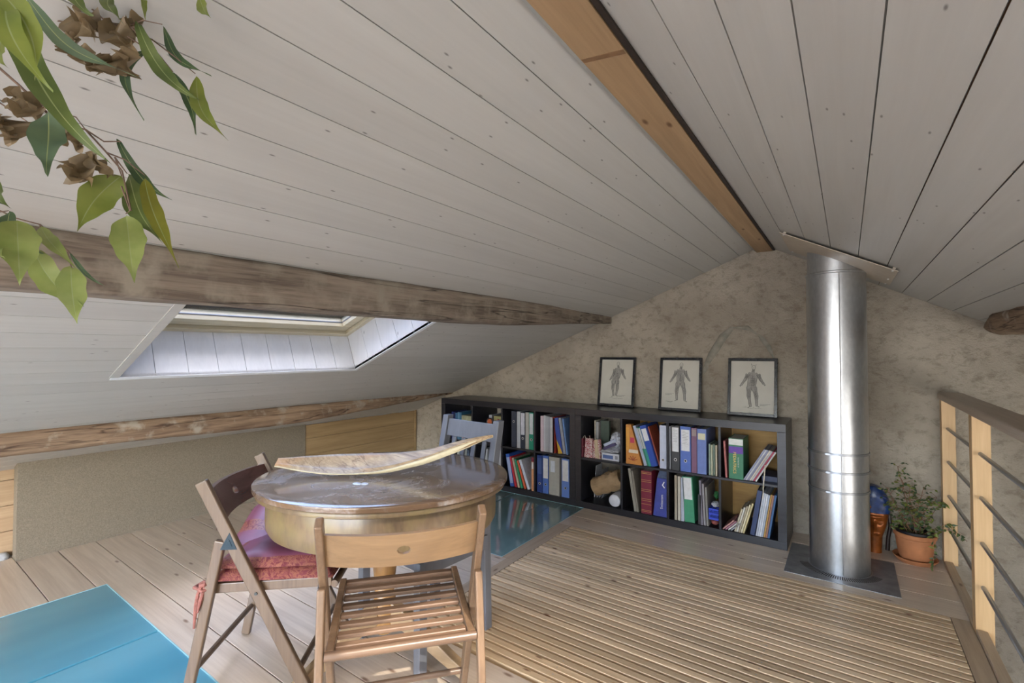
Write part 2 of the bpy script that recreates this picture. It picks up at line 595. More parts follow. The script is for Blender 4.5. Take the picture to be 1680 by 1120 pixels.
# trims round the slatted field
mb = MB()
mb.box(-1.70, -1.632, 1.537, GB[2], -0.03, 0.001, 0, 0.3)
mb.box(GB[1]+0.001, -1.632, GB[2], 3.038, -0.03, 0.001, 0, 0.6)
mb.box(0.381, 0.449, YB, 3.038, -0.03, 0.001, 0, 0.8)
structure(mb.build('trim_2', [W_TRIM], bevel=0.0015))
# slatted field
mb = MB()
P_ = (3.036-1.54)/33
for k in range(33):
    y0 = 1.54+P_*k
    mb.box(-1.629, 0.378, y0+0.0068, y0+P_-0.0068, -0.028, 0.002, 0, random.random())
    for xn in (-1.59, -0.95, -0.30, 0.34):
        if xn > -0.2 or xn < -1.5 or True:
            mb.lathe([(0.0, 0.0), (0.0032, 0.0)], 8, 1, M=Matrix.Translation((xn+0.004*math.sin(k*2.1), y0+P_/2, 0.0024)))
structure(mb.build('floor_grating', [W_SLAT, plain('nail_heads', (170, 170, 168), 0.4, metal=0.7)], bevel=0.0016, seg=2))
# edge board below the railing
mb = MB()
for a, b in ((YB, 1.98), (2.05, 2.925), (2.99, 3.765)):
    mb.box(0.4505, 0.488, a, b, -0.22, 0.02, 0, random.random())
mb.box(0.45, 0.488, YB, WY, -0.42, -0.22, 0, 0.2)
structure(mb.build('trim_3', [W_TRIM], bevel=0.002))
# glass floor panels
for i, (x0, x1) in enumerate(((GA[0], -2.541), (-2.535, GA[1]))):
    o = MB().box(x0+0.003, x1-0.003, GA[2], GA[3]-0.004, -0.03, -0.001, 0).build('glass_floor_panel', [GLASS_BLUE], bevel=0.003)
    structure(shift(o))
for i, (x0, x1) in enumerate(((GB[0], -2.416), (-2.411, GB[1]))):
    o = MB().box(x0+0.003, x1-0.003, GB[2]+0.004, GB[3], -0.03, -0.001, 0).build('glass_floor_panel', [GLASS_TEAL], bevel=0.003)
    structure(shift(o))
mb = MB()
for G in (GA, GB):
    x0, x1, y0, y1 = G
    mb.box(x0, x0+0.0028, y0, y1, -0.03, 0.0005)
    mb.box(x1-0.0028, x1, y0, y1, -0.03, 0.0005)
    mb.box(x0, x1, y1-0.0038, y1, -0.03, 0.0005)
    mb.box(x0, x1, y0, y0+0.0038, -0.03, 0.0005)
    mb.box(x0, x1, y0, y1, -0.06, -0.031)
structure(mb.build('trim_4', [GLASS_EDGE]))

# ------------------------------------------------------------------ beams
def log(name, spine, prof, mat, seed, n=46, amp=0.006, taper=None):
    """spine(t)->(x,y,z); prof: list of (dx,dz); irregular hewn beam along the spine"""
    mb = MB()
    m_ = len(prof)
    vs, fs = [], []
    for i in range(n+1):
        t = i/n
        c = Vector(spine(t))
        sc_ = taper(t) if taper else 1.0
        for j, (dx, dz) in enumerate(prof):
            nn = mnoise.noise(Vector((dx*14+seed, c.y*2.3, dz*14)))*amp+mnoise.noise(Vector((dx*40+seed, c.y*9, dz*40)))*amp*0.4
            d = Vector((dx, 0, dz))*sc_
            d = d*(1+nn/max(0.02, d.length))
            vs.append(c+d)
    for i in range(n):
        for j in range(m_):
            j2 = (j+1) % m_
            fs.append((i*m_+j, i*m_+j2, (i+1)*m_+j2, (i+1)*m_+j))
    mb.add(vs, fs, 0, 0.3, True)
    mb.add(vs[:m_], [tuple(range(m_))], 0, 0.3)
    mb.add(vs[-m_:], [tuple(range(m_-1, -1, -1))], 0, 0.3)
    return mb.build(name, [mat])
def rr_prof(hx, hz, r=0.02, k=4):
    pts = []
    for cx, cz, a0 in ((hx-r, hz-r, 0), (-hx+r, hz-r, 90), (-hx+r, -hz+r, 180), (hx-r, -hz+r, 270)):
        for i in range(k+1):
            a = rad(a0+90*i/k)
            pts.append((cx+r*math.cos(a), cz+r*math.sin(a)))
    return pts[::-1]

mb = MB()
mb.box(-0.530, -0.427, YB, WY, 1.972, 2.06, 0, 0.4)
mb.hexa([(-0.529, 1.040, 1.9712), (-0.428, 1.062, 1.9712), (-0.428, 1.082, 1.9712), (-0.529, 1.058, 1.9712), (-0.529, 1.040, 1.9725), (-0.428, 1.062, 1.9725), (-0.428, 1.082, 1.9725), (-0.529, 1.058, 1.9725)], 1)
o = mb.build('ridge_beam', [W_RIDGE, plain('scarf_joint', (120, 92, 66), 0.7, var=0.1)], bevel=0.003)
tag(shift(o), 'squared warm brown ridge beam running along the top of the ceiling', 'beam')
mb = MB()
mb.box(-0.548, -0.533, YB, WY, 1.985, 2.0, 0)
mb.box(-0.424, -0.412, YB, WY, 1.974, 1.990, 1)
structure(mb.build('trim_5', [plain('grey_strip', (168, 170, 168), 0.5, var=0.03), DARK]))

def tp(t):     # purlin thins towards the end wall
    return 1.0 if t < 0.78 else 1.0-0.48*((t-0.78)/0.22)
o = log('purlin_beam', lambda t: (-1.705, YB+(WY-YB)*t, 1.487+0.006*math.sin(t*9)+(0.0 if t < 0.78 else 0.045*((t-0.78)/0.22))),
        rr_prof(0.082, 0.078, 0.022), W_OLD, 3.0, 70, 0.008, tp)
tag(shift(o), 'rough grey-brown hewn beam crossing in front of the skylight', 'beam')
def tq(t):
    return 1.0 if t < 0.72 else 1.0-0.55*((t-0.72)/0.28)
def sp2(t):
    y = YB+(WY-YB)*t
    return (-3.56+0.02*math.sin(y*1.1), y, 0.797-0.008*math.sin((y+0.5)*0.9)-0.016*max(0, y-0.9)+(0 if t < 0.72 else 0.06*((t-0.72)/0.28)))
o = log('wall_plate_log', sp2, rr_prof(0.16, 0.066, 0.045), W_OLD2, 9.0, 80, 0.012, tq)
tag(shift(o), 'knotty brown log with pale streaks low under the sloping ceiling', 'beam')
def sp3(t):
    y = WY-(WY-YB)*(1-t)
    return (0.735, y, 1.405)
o = log('purlin_beam', sp3, rr_prof(0.125, 0.07, 0.05), W_OLD2, 21.0, 60, 0.012, lambda t: 1.0-0.35*max(0, (t-0.94)/0.06))
tag(shift(o), 'rounded log end sticking out of the plaster wall above the railing', 'beam')

# ------------------------------------------------------------------ knee wall panels
mb = MB()
mb.box(-4.15, -4.06, 0.61, 2.456, 0.0, 0.60, 0)
structure(mb.build('wall_knee_panel', [PANEL], bevel=0.002))
mb = MB()
for k in range(4):
    mb.box(-4.12, -4.068, 2.46, 3.795, 0.15*k+0.001, min(0.15*k+0.149, 0.575), 0, random.random())
mb.box(-4.13, -4.062, 3.797, 3.825, 0, 0.585, 0, 0.9)
structure(mb.build('wall_boards', [W_HONEY], bevel=0.0015))
mb = MB()
pts, rads = [], []
for k in range(60):
    y = 0.6+3.2*k/59
    pts.append((-4.075, y, 0.605+0.006*mnoise.noise(Vector((y*7, 0, 0)))-0.012*(y/3.8)))
    rads.append(0.020+0.006*mnoise.noise(Vector((y*11, 5, 0))))
mb.tube(pts, rads, 8, 0)
mb.tube([(-4.19, -2.5, 0.62), (-4.19, 0.6, 0.61)], 0.03, 8, 0)
mb.lathe([(0, 0), (0.03, 0.0), (0.034, 0.015), (0.02, 0.035), (0, 0.04)], 12, 0, M=Matrix.Translation((-4.17, 0.57, 0)))
structure(mb.build('trim_6', [FOAM]))

# ------------------------------------------------------------------ skylight
mb = MB()
D = 0.235
n = 9
for i in range(n):      # lower shaft face
    y0 = WY0+(WY1-WY0)*i/n
    y1 = WY0+(WY1-WY0)*(i+1)/n
    sbox(mb, PL, WX0-0.016, WX0, y0+0.0012, y1-0.0012, 0.0, D, 0, random.random())
for i in range(6):      # side faces
    x0 = WX0+(WX1-WX0)*i/6
    x1 = WX0+(WX1-WX0)*(i+1)/6
    sbox(mb, PL, x0+0.0012, x1-0.0012, WY1, WY1+0.016, 0.0, D, 0, random.random())
    sbox(mb, PL, x0+0.0012, x1-0.0012, WY0-0.016, WY0, 0.0, D, 0, random.random())
sbox(mb, PL, WX1, WX1+0.016, WY0, WY1, 0, D, 0, 0.5)
sbox(mb, PL, WX0-0.03, WX0-0.016, WY0-0.03, WY1+0.03, 0.014, D, 1)
sbox(mb, PL, WX0-0.03, WX1+0.03, WY1+0.016, WY1+0.03, 0.014, D, 1)
sbox(mb, PL, WX0-0.03, WX1+0.03, WY0-0.03, WY0-0.016, 0.014, D, 1)
structure(mb.build('window_1_shaft', [W_SHAFT, GROOVE]))
mb = MB()
b = 0.028
sbox(mb, PL, WX0-b, WX0, WY0-b, WY1+b, -0.004, 0.0, 0)
sbox(mb, PL, WX1, WX1+b, WY0-b, WY1+b, -0.004, 0.0, 0)
sbox(mb, PL, WX0, WX1, WY1, WY1+b, -0.004, 0.0, 0)
sbox(mb, PL, WX0, WX1, WY0-b-0.008, WY0, -0.004, 0.0, 1)
structure(mb.build('window_1_trim', [WHITE_TRIM, W_CEIL], bevel=0.001))  # light these edges catch is put into the white; last strip is board
def ring(mb, x0, x1, y0, y1, wd, t0, t1, m=0):
    sbox(mb, PL, x0, x0+wd, y0, y1, t0, t1, m, 0.2)
    sbox(mb, PL, x1-wd, x1, y0, y1, t0, t1, m, 0.4)
    sbox(mb, PL, x0+wd, x1-wd, y0, y0+wd, t0, t1, m, 0.6)
    sbox(mb, PL, x0+wd, x1-wd, y1-wd, y1, t0, t1, m, 0.8)
mb = MB()
ring(mb, WX0-0.05, WX1+0.05, WY0-0.05, WY1+0.05, 0.083, D, D+0.07)
ring(mb, WX0+0.040, WX1-0.040, WY0+0.040, WY1-0.040, 0.062, D+0.02, D+0.075)
ring(mb, WX0+0.095, WX1-0.095, WY0+0.095, WY1-0.095, 0.010, D+0.045, D+0.055, 1)
ring(mb, WX0-0.09, WX1+0.09, WY0-0.09, WY1+0.09, 0.20, D+0.076, D+0.095, 1)
structure(mb.build('window_1_frame', [W_PALE, ALU], bevel=0.003))
mb = MB()
sbox(mb, PL, WX0+0.1, WX1-0.1, WY0+0.1, WY1-0.1, D+0.058, D+0.062, 0)
structure(mb.build('window_1_pane', [GLASS]))
mb = MB()
def ring2(x0, x1, y0, y1, wd, t0, t1):
    sbox(mb, PR, x0, x0+wd, y0, y1, t0, t1, 0, 0.2)
    sbox(mb, PR, x1-wd, x1, y0, y1, t0, t1, 0, 0.4)
    sbox(mb, PR, x0+wd, x1-wd, y0, y0+wd, t0, t1, 0, 0.6)
    sbox(mb, PR, x0+wd, x1-wd, y1-wd, y1, t0, t1, 0, 0.8)
ring2(VX0-0.05, VX1+0.05, VY0-0.05, VY1+0.05, 0.07, 0.2, 0.26)
structure(mb.build('window_2_frame', [W_PALE], bevel=0.003))
mb = MB()
sbox(mb, PR, VX0, VX1, VY0, VY1, 0.225, 0.229, 0)
structure(mb.build('window_2_pane', [GLASS]))

# ------------------------------------------------------------------ stove pipe, plates
def galvanised():
    k = NT('galvanised_steel')
    co = k.coord()
    nz = k.noise(k.mapping(co, (1, 1, 0.5)), 60, 3, 0.6)
    st = k.noise(k.mapping(co, (1, 1, 9)), 16, 3, 0.6)
    k.base(k.ramp(nz, [(0.3, lin((190, 194, 200))), (0.7, lin((204, 208, 213)))]))
    k.b.inputs['Metallic'].default_value = 1.0
    k.rough(k.ramp(st, [(0.3, (0.325, 0.325, 0.325)), (0.7, (0.335, 0.335, 0.335))]))
    k.b.inputs['Anisotropic'].default_value = 0.0
    return k.m
STEEL = galvanised()
STEEL_D = plain('dark_zinc_plate', (140, 142, 146), 0.42, metal=0.6, var=0.12, scale=14, bump=0.1)
ROD = plain('brushed_rod', (160, 164, 172), 0.35, metal=0.9, var=0.03)
PAINT = plain('painted_metal', (184, 174, 160), 0.45, var=0.03)

PX, PY, PR_ = -0.053, 3.375, 0.147
t = thing('stove_pipe', 'wide shiny galvanised flue pipe standing between floor and ceiling', 'pipe', (PX, PY, 0))
mb = MB()
mb.lathe([(PR_-0.004, 0.004), (PR_, 0.004), (PR_, 1.700), (PR_-0.004, 1.703)], 72, 0)
mb.tube([(0.02, -PR_+0.0008, 0.01), (0.02, -PR_+0.0008, 1.69)], 0.0026, 8, 0)
mb.build('pipe_body', STEEL, t)
mb = MB()
n = 48
vs, fs = [], []
for k in range(n):
    a = 2*PI*k/n
    x, y = 0.141*math.cos(a), 0.141*math.sin(a)
    vs += [(x, y, 1.69), (x, y, zr(PX+x)-0.0188)]
for k in range(n):
    k2 = (k+1) % n
    fs.append((2*k, 2*k2, 2*k2+1, 2*k+1))
mb.add(vs, fs, 0, None, True)
mb.lathe([(0.148, 1.697), (0.152, 1.700), (0.152, 1.708), (0.146, 1.712), (0.141, 1.712)], 48, 0)
mb.build('pipe_collar', STEEL, t)
for z in (0.672, 0.569, 0.459):
    mb = MB()
    mb.lathe([(PR_, z-0.006), (PR_+0.005, z-0.006), (PR_+0.005, z+0.006), (PR_, z+0.006)], 64, 0)
    mb.box(-0.055, -0.035, -PR_-0.009, -PR_-0.003, z-0.005, z+0.005, 0)
    mb.box(-0.015, 0.005, -PR_-0.009, -PR_-0.003, z-0.005, z+0.005, 0)
    cb_ = mb.build('clamp_band', ROD, t)
    MB().tube([(-0.06, -PR_-0.007, z), (0.01, -PR_-0.007, z)], 0.0018, 6, 0).build('screw', ROD, cb_)
mb = MB()
mb.box(-0.312, 0.209, 3.119, 3.606, 0.0, 0.003, 0)
for k in range(46):
    a = rad(198+144*k/45)
    c, s_ = math.cos(a), math.sin(a)
    mb.bar((PX+c*0.160, PY+s_*0.160, 0.0032), (PX+c*0.205, PY+s_*0.205, 0.0032), 0.0042, 0.001, 1, side=(-s_, c, 0))
mb.lathe([(0.149, 0.0035), (0.156, 0.0035), (0.156, 0.0032)], 64, 2, M=Matrix.Translation((PX, PY, 0)))
o = mb.build('floor_plate', [STEEL_D, DARK, ROD], bevel=0.0006)
tag(shift(o), 'dull grey metal plate on the floor round the foot of the flue pipe', 'plate')
mb = MB()
sbox(mb, PR, -0.290, 0.214, 2.955, 3.530, -0.016, -0.012, 0)
for x, y in ((-0.27, 2.975), (0.195, 2.975), (-0.27, 3.51), (0.195, 3.51), (0.195, 3.3)):
    p0 = PR(x, y, -0.0165)
    mb.lathe([(0.0, -0.003), (0.006, -0.002), (0.007, 0.0)], 10, 1, M=Matrix.Translation(p0))
    sbox(mb, PR, x-0.006, x+0.006, y-0.006, y+0.006, -0.012, 0.0, 0)
o = mb.build('ceiling_plate', [PAINT, WHITE_TRIM], bevel=0.0008)
tag(shift(o), 'pale square cover plate screwed under the sloping ceiling above the pipe', 'plate')

# ------------------------------------------------------------------ railing
t = thing('railing', 'light wood railing with posts, flat handrail and four steel rods', 'railing', (0.48, 1.0, 0))
for y in (-2.3, -0.6, 0.7, 1.98+0.0, 2.93, 3.77):
    mb = MB()
    mb.box(-0.03, 0.032, y-1.0, y-1.0+0.062, -0.07 if y < 3.5 else 0.0, 0.965, 0, random.random())
    mb.build('post', W_POST, t, bevel=0.002)
mb = MB()
mb.box(-0.042, 0.075, -3.6, WY-1.0-0.005, 0.966, 1.006, 0, 0.4)
mb.build('handrail', W_RAIL, t, bevel=0.008, seg=3)
for z in (0.795, 0.600, 0.400, 0.207):
    MB().tube([(-0.002, -3.5, z-0.0), (-0.002, WY-1.0-0.03, z-0.0)], 0.0088, 12, 0).build('rod', ROD, t)

# ------------------------------------------------------------------ shelving units
def espresso():
    k = NT('blackbrown_veneer')
    co = k.coord()
    g = k.noise(k.mapping(co, (0.06, 1, 1)), 60, 4, 0.6)
    k.base(k.ramp(g, [(0.3, lin((26, 26, 32))), (0.7, lin((38, 38, 46)))]))
    k.rough(0.28)
    k.bump(g, 0.03, 0.002)
    return k.m
ESP = espresso()
YS = 3.442
SD = 0.388
def unit(xl, label):
    t = thing('shelving_unit', label, 'shelf', (xl+0.745, YS+SD/2, 0), 0, 'cube shelving units along the end wall')
    def bx(name, x0, x1, z0, z1, y0=0.0, y1=SD):
        MB().box(x0-0.745, x1-0.745, y0-SD/2, y1-SD/2, z0, z1).build(name, ESP, t, bevel=0.0012)
    bx('top_panel', 0, 1.488, 0.738, 0.79)
    bx('bottom_panel', 0, 1.488, 0, 0.05)
    bx('side_panel', 0, 0.05, 0.0505, 0.7375)
    bx('side_panel', 1.438, 1.488, 0.0505, 0.7375)
    bx('shelf_board', 0.0505, 1.4375, 0.385, 0.401, 0.001)
    for k in (1, 2, 3):
        x = 0.05+0.351*k-0.016
        bx('divider', x, x+0.016, 0.0505, 0.3845, 0.002)
        bx('divider', x, x+0.016, 0.4015, 0.7375, 0.002)
    return t
XL_L, XL_R = -3.301, -1.811
unit(XL_L, 'black-brown cube shelving unit with a bare top, behind the grey chair')
unit(XL_R, 'black-brown cube shelving unit carrying the three framed drawings')
mb = MB()
mb.box(-1.58, -0.345, WY-0.008, WY-0.003, 0.0, 0.786, 0, 0.4)
structure(mb.build('wall_backboard', [OCHRE]))

# ------------------------------------------------------------------ things on the shelves
YF = YS+0.012      # where spines line up
def cm(c, r=0.45, var=0.04):
    return plain('card_%d_%d_%d' % tuple(c), c, r, var=var, scale=40, bump=0.02)
PAGES = plain('paper_block', (206, 200, 184), 0.8, var=0.05, scale=120, bump=0.2)
PAPER = plain('white_paper', (208, 208, 206), 0.7, var=0.03)
RINGM = plain('ring_chrome', (190, 190, 190), 0.3, metal=0.9, var=0.02)
HOLE = plain('hole_black', (12, 12, 14), 0.8, bump=0)
INK = plain('grey_ink', (96, 96, 104), 0.8, bump=0)

def lean_matrix(xb, z, w_, ang, y=YF, yaw=0.0):
    """box local: x 0..w, y 0..d, z 0..h ; ang>0 leans the top towards +x"""
    a = rad(ang)
    lift = w_*math.sin(a) if a > 0 else 0.0
    shiftx = 0.0
    return Matrix.Translation((xb+shiftx, y, z+lift+0.0006)) @ Matrix.Rotation(rad(yaw), 4, 'Z') @ Matrix.Rotation(a, 4, 'Y')

def place(name, label, cat, group, M):
    o = thing(name, label, cat, (0, 0, 0), 0, group)
    o.matrix_world = M
    return o

ZT, ZB = 0.401, 0.050
def binder(label, xb, z, w_, h, col, ang=0, lab=None, ring=True, d=0.28, y=YF, group='ring binders and files on the shelves', name='ring_binder', cat='binder', labc=(206, 208, 212), ink=False, top=None, holez=0.24):
    t = place(name, label, cat, group, lean_matrix(xb, z, w_, ang, y))
    c = cm(col)
    mb = MB()
    th = 0.0025
    mb.box(0, w_, 0, th, 0, h, 0)
    mb.box(0, th, th, d, 0, h, 0)
    mb.box(w_-th, w_, th, d, 0, h, 0)
    cov = mb.build('cover', c, t, bevel=0.0006, seg=1)
    MB().box(th+0.001, w_-th-0.001, 0.02, d-0.01, 0.004, h-0.012, 0).build('pages', PAGES, t)
    if lab:
        z0, z1 = lab
        mb = MB()
        mb.box(w_*0.10, w_*0.90, -0.0008, 0.0, h*z0, h*z1, 0)
        if ink:
            for q in range(9):
                zz = h*z1-0.012-q*0.011
                if zz > h*z0+0.01:
                    mb.box(w_*0.2, w_*(0.45+0.35*abs(math.sin(q*1.7))), -0.0012, -0.0008, zz, zz+0.0016, 1)
        mb.build('spine_label', [cm(labc, 0.6), INK], cov)
    if ring:
        mb = MB()
        M = Matrix.Translation((w_/2, -0.0002, h*holez)) @ Matrix.Rotation(PI/2, 4, 'X')
        rr = min(0.011, w_*0.3)
        mb.lathe([(rr*0.62, 0.0), (rr*0.62, 0.0012), (rr, 0.0012), (rr, 0.0)], 20, 0, M=M)
        mb.lathe([(0.0001, 0.0006), (rr*0.62, 0.0006)], 20, 1, M=M)
        mb.build('finger_ring', [RINGM, HOLE], cov)
    return t

def book(label, xb, z, w_, h, col, ang=0, d=0.2, y=YF, cat='book', name='book', group='books and booklets on the shelves', bands=None, pages=True, yaw=0.0, stripe=None, text=None):
    t = place(name, label, cat, group, lean_matrix(xb, z, w_, ang, y, yaw))
    c = cm(col)
    th = min(0.0025, w_*0.25)
    mb = MB()
    mb.box(0, w_, 0, th, 0, h, 0)
    mb.box(0, th, th, d, 0, h, 0)
    mb.box(w_-th, w_, th, d, 0, h, 0)
    if bands:
        for zz in bands:
            mb.box(0.0004, w_-0.0004, -0.0010, 0, h*zz, h*zz+0.0022, 1)
    if stripe:
        for z0, z1, ci in stripe:
            mb.box(0.0002, w_-0.0002, -0.0009, 0, h*z0, h*z1, ci)
    if text:
        for body, size, zc, xc, ci, sx in text:
            M = Matrix.Translation((xc*w_, -0.0014, h*zc)) @ Matrix(((0, 1, 0, 0), (0, 0, -1, 0), (-1, 0, 0, 0), (0, 0, 0, 1)))
            mb.text(body, size, ci, M, 0.0002, sx)
    mats = [c, plain('gold_foil', (196, 164, 90), 0.4, metal=0.4), cm((86, 48, 150)), cm((206, 210, 208)), cm((222, 186, 96))]
    mb.build('cover', mats, t)
    MB().box(th, w_-th, th, d-0.004, 0.003, h-0.004, 0).build('pages', PAGES, t)
    return t

def sheets(label, xb, z, w_, h, col, ang=0, d=0.21, y=YF, cat='magazine', name='magazine', group='thin magazines and papers on the shelves', yaw=0.0):
    M = lean_matrix(xb, z, w_, ang, y, yaw)
    mb = MB()
    def f(u, v):
        return (0.0025*math.sin(v*3.0)*1.0, u*d, v*h)
    mb.hexa([(0, 0, 0), (w_, 0, 0), (w_, d, 0), (0, d, 0), (0, 0, h), (w_, 0, h), (w_, d, h), (0, d, h)], 0)
    o = mb.build(name, [cm(col, 0.5, 0.07)], None, bevel=min(0.0015, w_*0.3))
    o.matrix_world = M
    return tag(o, label, cat, group)

# ---- unit with the drawings, cell 1 (top, next to the seam)
z = ZT
sheets('dark red booklet upright at the side of the gift bag cube', -1.7605, z, 0.012, 0.150, (104, 36, 52), 0, 0.16)
sheets('white magazine with a cream edge leaning above the red gift bag', -1.703, z, 0.007, 0.285, (206, 202, 188), 0, 0.2, y=YF+0.12)
sheets('grey bundle of magazines beside the red topped book', -1.690, z, 0.022, 0.275, (150, 150, 150), 0, 0.2, y=YF+0.12)
book('dark green book with a red top standing behind the gift bag', -1.662, z, 0.075, 0.285, (74, 88, 78), 0, 0.03, y=YF+0.15, stripe=[(0.72, 0.97, 0)], cat='book')
bpy.context.view_layer.update()
t = place('gift_bag', 'small red and white patterned gift bag with cord handles', 'bag', 'small gift bags on the shelf', Matrix.Translation((-1.742, YF+0.01, z+0.0006)))
def redwhite():
    k = NT('red_white_print')
    v = k.n('TexVoronoi', feature='DISTANCE_TO_EDGE')
    v.inputs['Scale'].default_value = 85
    k.l(k.coord(), v.inputs['Vector'])
    k.base(k.ramp(v.outputs['Distance'], [(0.10, lin((206, 186, 186))), (0.16, lin((150, 30, 42)))]))
    k.rough(0.5)
    return k.m
RW = redwhite()
mb = MB()
mb.hexa([(0, 0, 0), (0.072, 0, 0), (0.072, 0.05, 0), (0, 0.05, 0), (0.006, 0.012, 0.150), (0.066, 0.012, 0.150), (0.066, 0.038, 0.150), (0.006, 0.038, 0.150)], 0)
mb.build('bag_body', RW, t, bevel=0.001)
CORD = plain('cream_cord', (206, 200, 184), 0.8)
mb = MB()
mb.tube([(0.012, 0.010, 0.145), (0.004, 0.006, 0.172), (-0.006, 0.002, 0.165), (-0.014, 0.0, 0.12), (-0.006, -0.002, 0.08)], 0.0018, 6)
mb.build('cord_handle', CORD, t)
mb = MB()
mb.tube([(0.050, 0.008, 0.145), (0.048, 0.0, 0.175), (0.060, -0.003, 0.14), (0.068, -0.005, 0.09), (0.080, -0.008, 0.055), (0.10, -0.008, 0.03), (0.112, -0.008, 0.028)], 0.0018, 6)
mb.build('cord_handle', CORD, t)
t = place('gift_bag', 'crumpled red and cream gift bag squeezed behind the first one', 'bag', 'small gift bags on the shelf', Matrix.Translation((-1.668, YF+0.02, z+0.0006)))
mb = MB()
mb.hexa([(0, 0, 0), (0.062, 0, 0), (0.062, 0.06, 0), (0, 0.06, 0), (-0.004, 0.01, 0.135), (0.045, 0.01, 0.150), (0.05, 0.04, 0.150), (0.0, 0.04, 0.140)], 0)
mb.build('bag_body', RW, t, bevel=0.001)
mb = MB()
mb.hexa([(0.018, -0.004, 0.01), (0.05, -0.004, 0), (0.054, 0.0, 0), (0.02, 0.0, 0.01), (0.012, -0.003, 0.145), (0.034, -0.003, 0.152), (0.038, 0.003, 0.15), (0.015, 0.003, 0.145)], 0)
mb.build('tissue_paper', cm((186, 168, 140)), t)
t = place('cardboard_box', 'flat white box with a blue panel under the papers', 'box', None, Matrix.Translation((-1.592, YF+0.015, z+0.0006)))
MB().box(0, 0.145, 0, 0.18, 0, 0.055).build('box_body', cm((190, 196, 208)), t, bevel=0.001)
MB().box(0.01, 0.095, -0.0008, 0, 0.012, 0.040).box(0.112, 0.134, -0.0008, 0, 0.014, 0.040, 1).build('printed_panel', [cm((70, 96, 150)), cm((120, 124, 134))], t)
mb = MB()
mb.grid(lambda u, v: (-1.600+0.155*u, YF+0.0+0.16*v, z+0.062+0.03*v+0.012*mnoise.noise(Vector((u*4, v*4, 1)))+0.012*u), 12, 10, 0)
mb.grid(lambda u, v: (-1.590+0.14*u, YF+0.006+0.15*v, z+0.074+0.035*v+0.016*mnoise.noise(Vector((u*4, v*4, 7)))), 12, 10, 0)
o = mb.build('paper_sheets', [cm((200, 204, 212))])
s_ = o.modifiers.new('thick', 'SOLIDIFY'); s_.thickness = 0.0012
tag(shift(o), 'loose white papers lying on the flat box in the cube', 'papers')
for lab_, c_, x_, z_, a_ in (('white and blue slipcase tilted over the papers', (168, 180, 204), -1.585, 0.098, 62), ('dark blue and pink leaflet tilted behind the papers', (66, 60, 96), -1.590, 0.070, 64)):
    o = sheets(lab_, x_, z+z_, 0.022, 0.115, c_, a_, 0.12, y=YF+0.03, cat='leaflet', name='leaflet')
def blob(name, c, r3, mat, seed, amp=0.2, fr=3.0, sub=4, zfloor=None):
    import bmesh
    bm = bmesh.new()
    bmesh.ops.create_icosphere(bm, subdivisions=sub, radius=1.0)
    for v in bm.verts:
        n_ = mnoise.noise(v.co*fr+Vector((seed, 0, 0)))+0.5*mnoise.noise(v.co*fr*2.7+Vector((0, seed, 0)))
        p = v.co*(1+amp*n_)
        v.co = Vector((p.x*r3[0], p.y*r3[1], p.z*r3[2]))
    for f in bm.faces:
        f.smooth = False
    me = bpy.data.meshes.new(name)
    bm.to_mesh(me)
    bm.free()
    me.materials.append(mat)
    o = bpy.data.objects.new(name, me)
    COL.objects.link(o)
    o.location = c
    return o
PLASTIC = plain('milky_plastic', (190, 194, 206), 0.35, var=0.05, scale=25, bump=0.3)
o = blob('plastic_bag', (-1.485, YF+0.08, z+0.155), (0.050, 0.05, 0.052), PLASTIC, 3.0, 0.35, 2.5)
tag(o, 'crumpled white plastic bag lying on the papers', 'bag')

# ---- cell 2 top
t = place('carton', 'orange printed carton leaning in the cube', 'box', None, lean_matrix(-1.385, z, 0.105, 0))
MB().hexa([(0, 0, 0), (0.125, 0, 0), (0.125, 0.08, 0), (0, 0.08, 0), (0.0, 0.0, 0.295), (0.040, 0.0, 0.295), (0.040, 0.06, 0.295), (0.0, 0.06, 0.295)]).build('carton_body', cm((190, 128, 62)), t, bevel=0.001)
mb = MB()
mb.box(0.001, 0.026, -0.0008, 0, 0.10, 0.275, 0)
mb.box(0.022, 0.096, -0.0008, 0, 0.085, 0.110, 2)
mb.box(0.034, 0.066, -0.0008, 0, 0.16, 0.20, 1)
for k in range(5):
    a = rad(18+36*k)
    mb.bar((0.055, -0.001, 0.03), (0.055+0.036*math.cos(a), -0.001, 0.03+0.034*math.sin(a)), 0.006, 0.001, 3, side=(math.sin(a), 0, -math.cos(a)))
mb.build('printed_panel', [cm((206, 150, 66)), cm((178, 52, 84)), cm((206, 196, 180)), cm((150, 72, 44))], t)
binder('pale grey binder leaning against the orange carton', -1.243, z, 0.022, 0.30, (156, 166, 190), -17, None, False, 0.26, y=YF+0.0)
for lb, xx, ww, c_ in (('thin dark green folder leaning between pale folders', -1.2195, 0.012, (34, 110, 84)), ('green folder with a pale upper edge leaning in the cube', -1.2065, 0.017, (42, 134, 126))):
    t_ = binder(lb, xx, z, ww, 0.29, c_, -17, (0.45, 0.98), False, 0.25, labc=(176, 176, 178))
binder('bright blue binder with a white spine label leaning in the cube', -1.188, z, 0.046, 0.305, (32, 70, 160), -17, (0.62, 0.92), False, 0.27)
sheets('brown and red folder leaning behind the blue binder', -1.139, z, 0.009, 0.30, (150, 70, 50), -17, 0.18, y=YF+0.03)
binder('white binder with a dark finger hole beside the cube divider', -1.127, z, 0.048, 0.312, (178, 186, 208), 0, None, True, 0.28, holez=0.2)

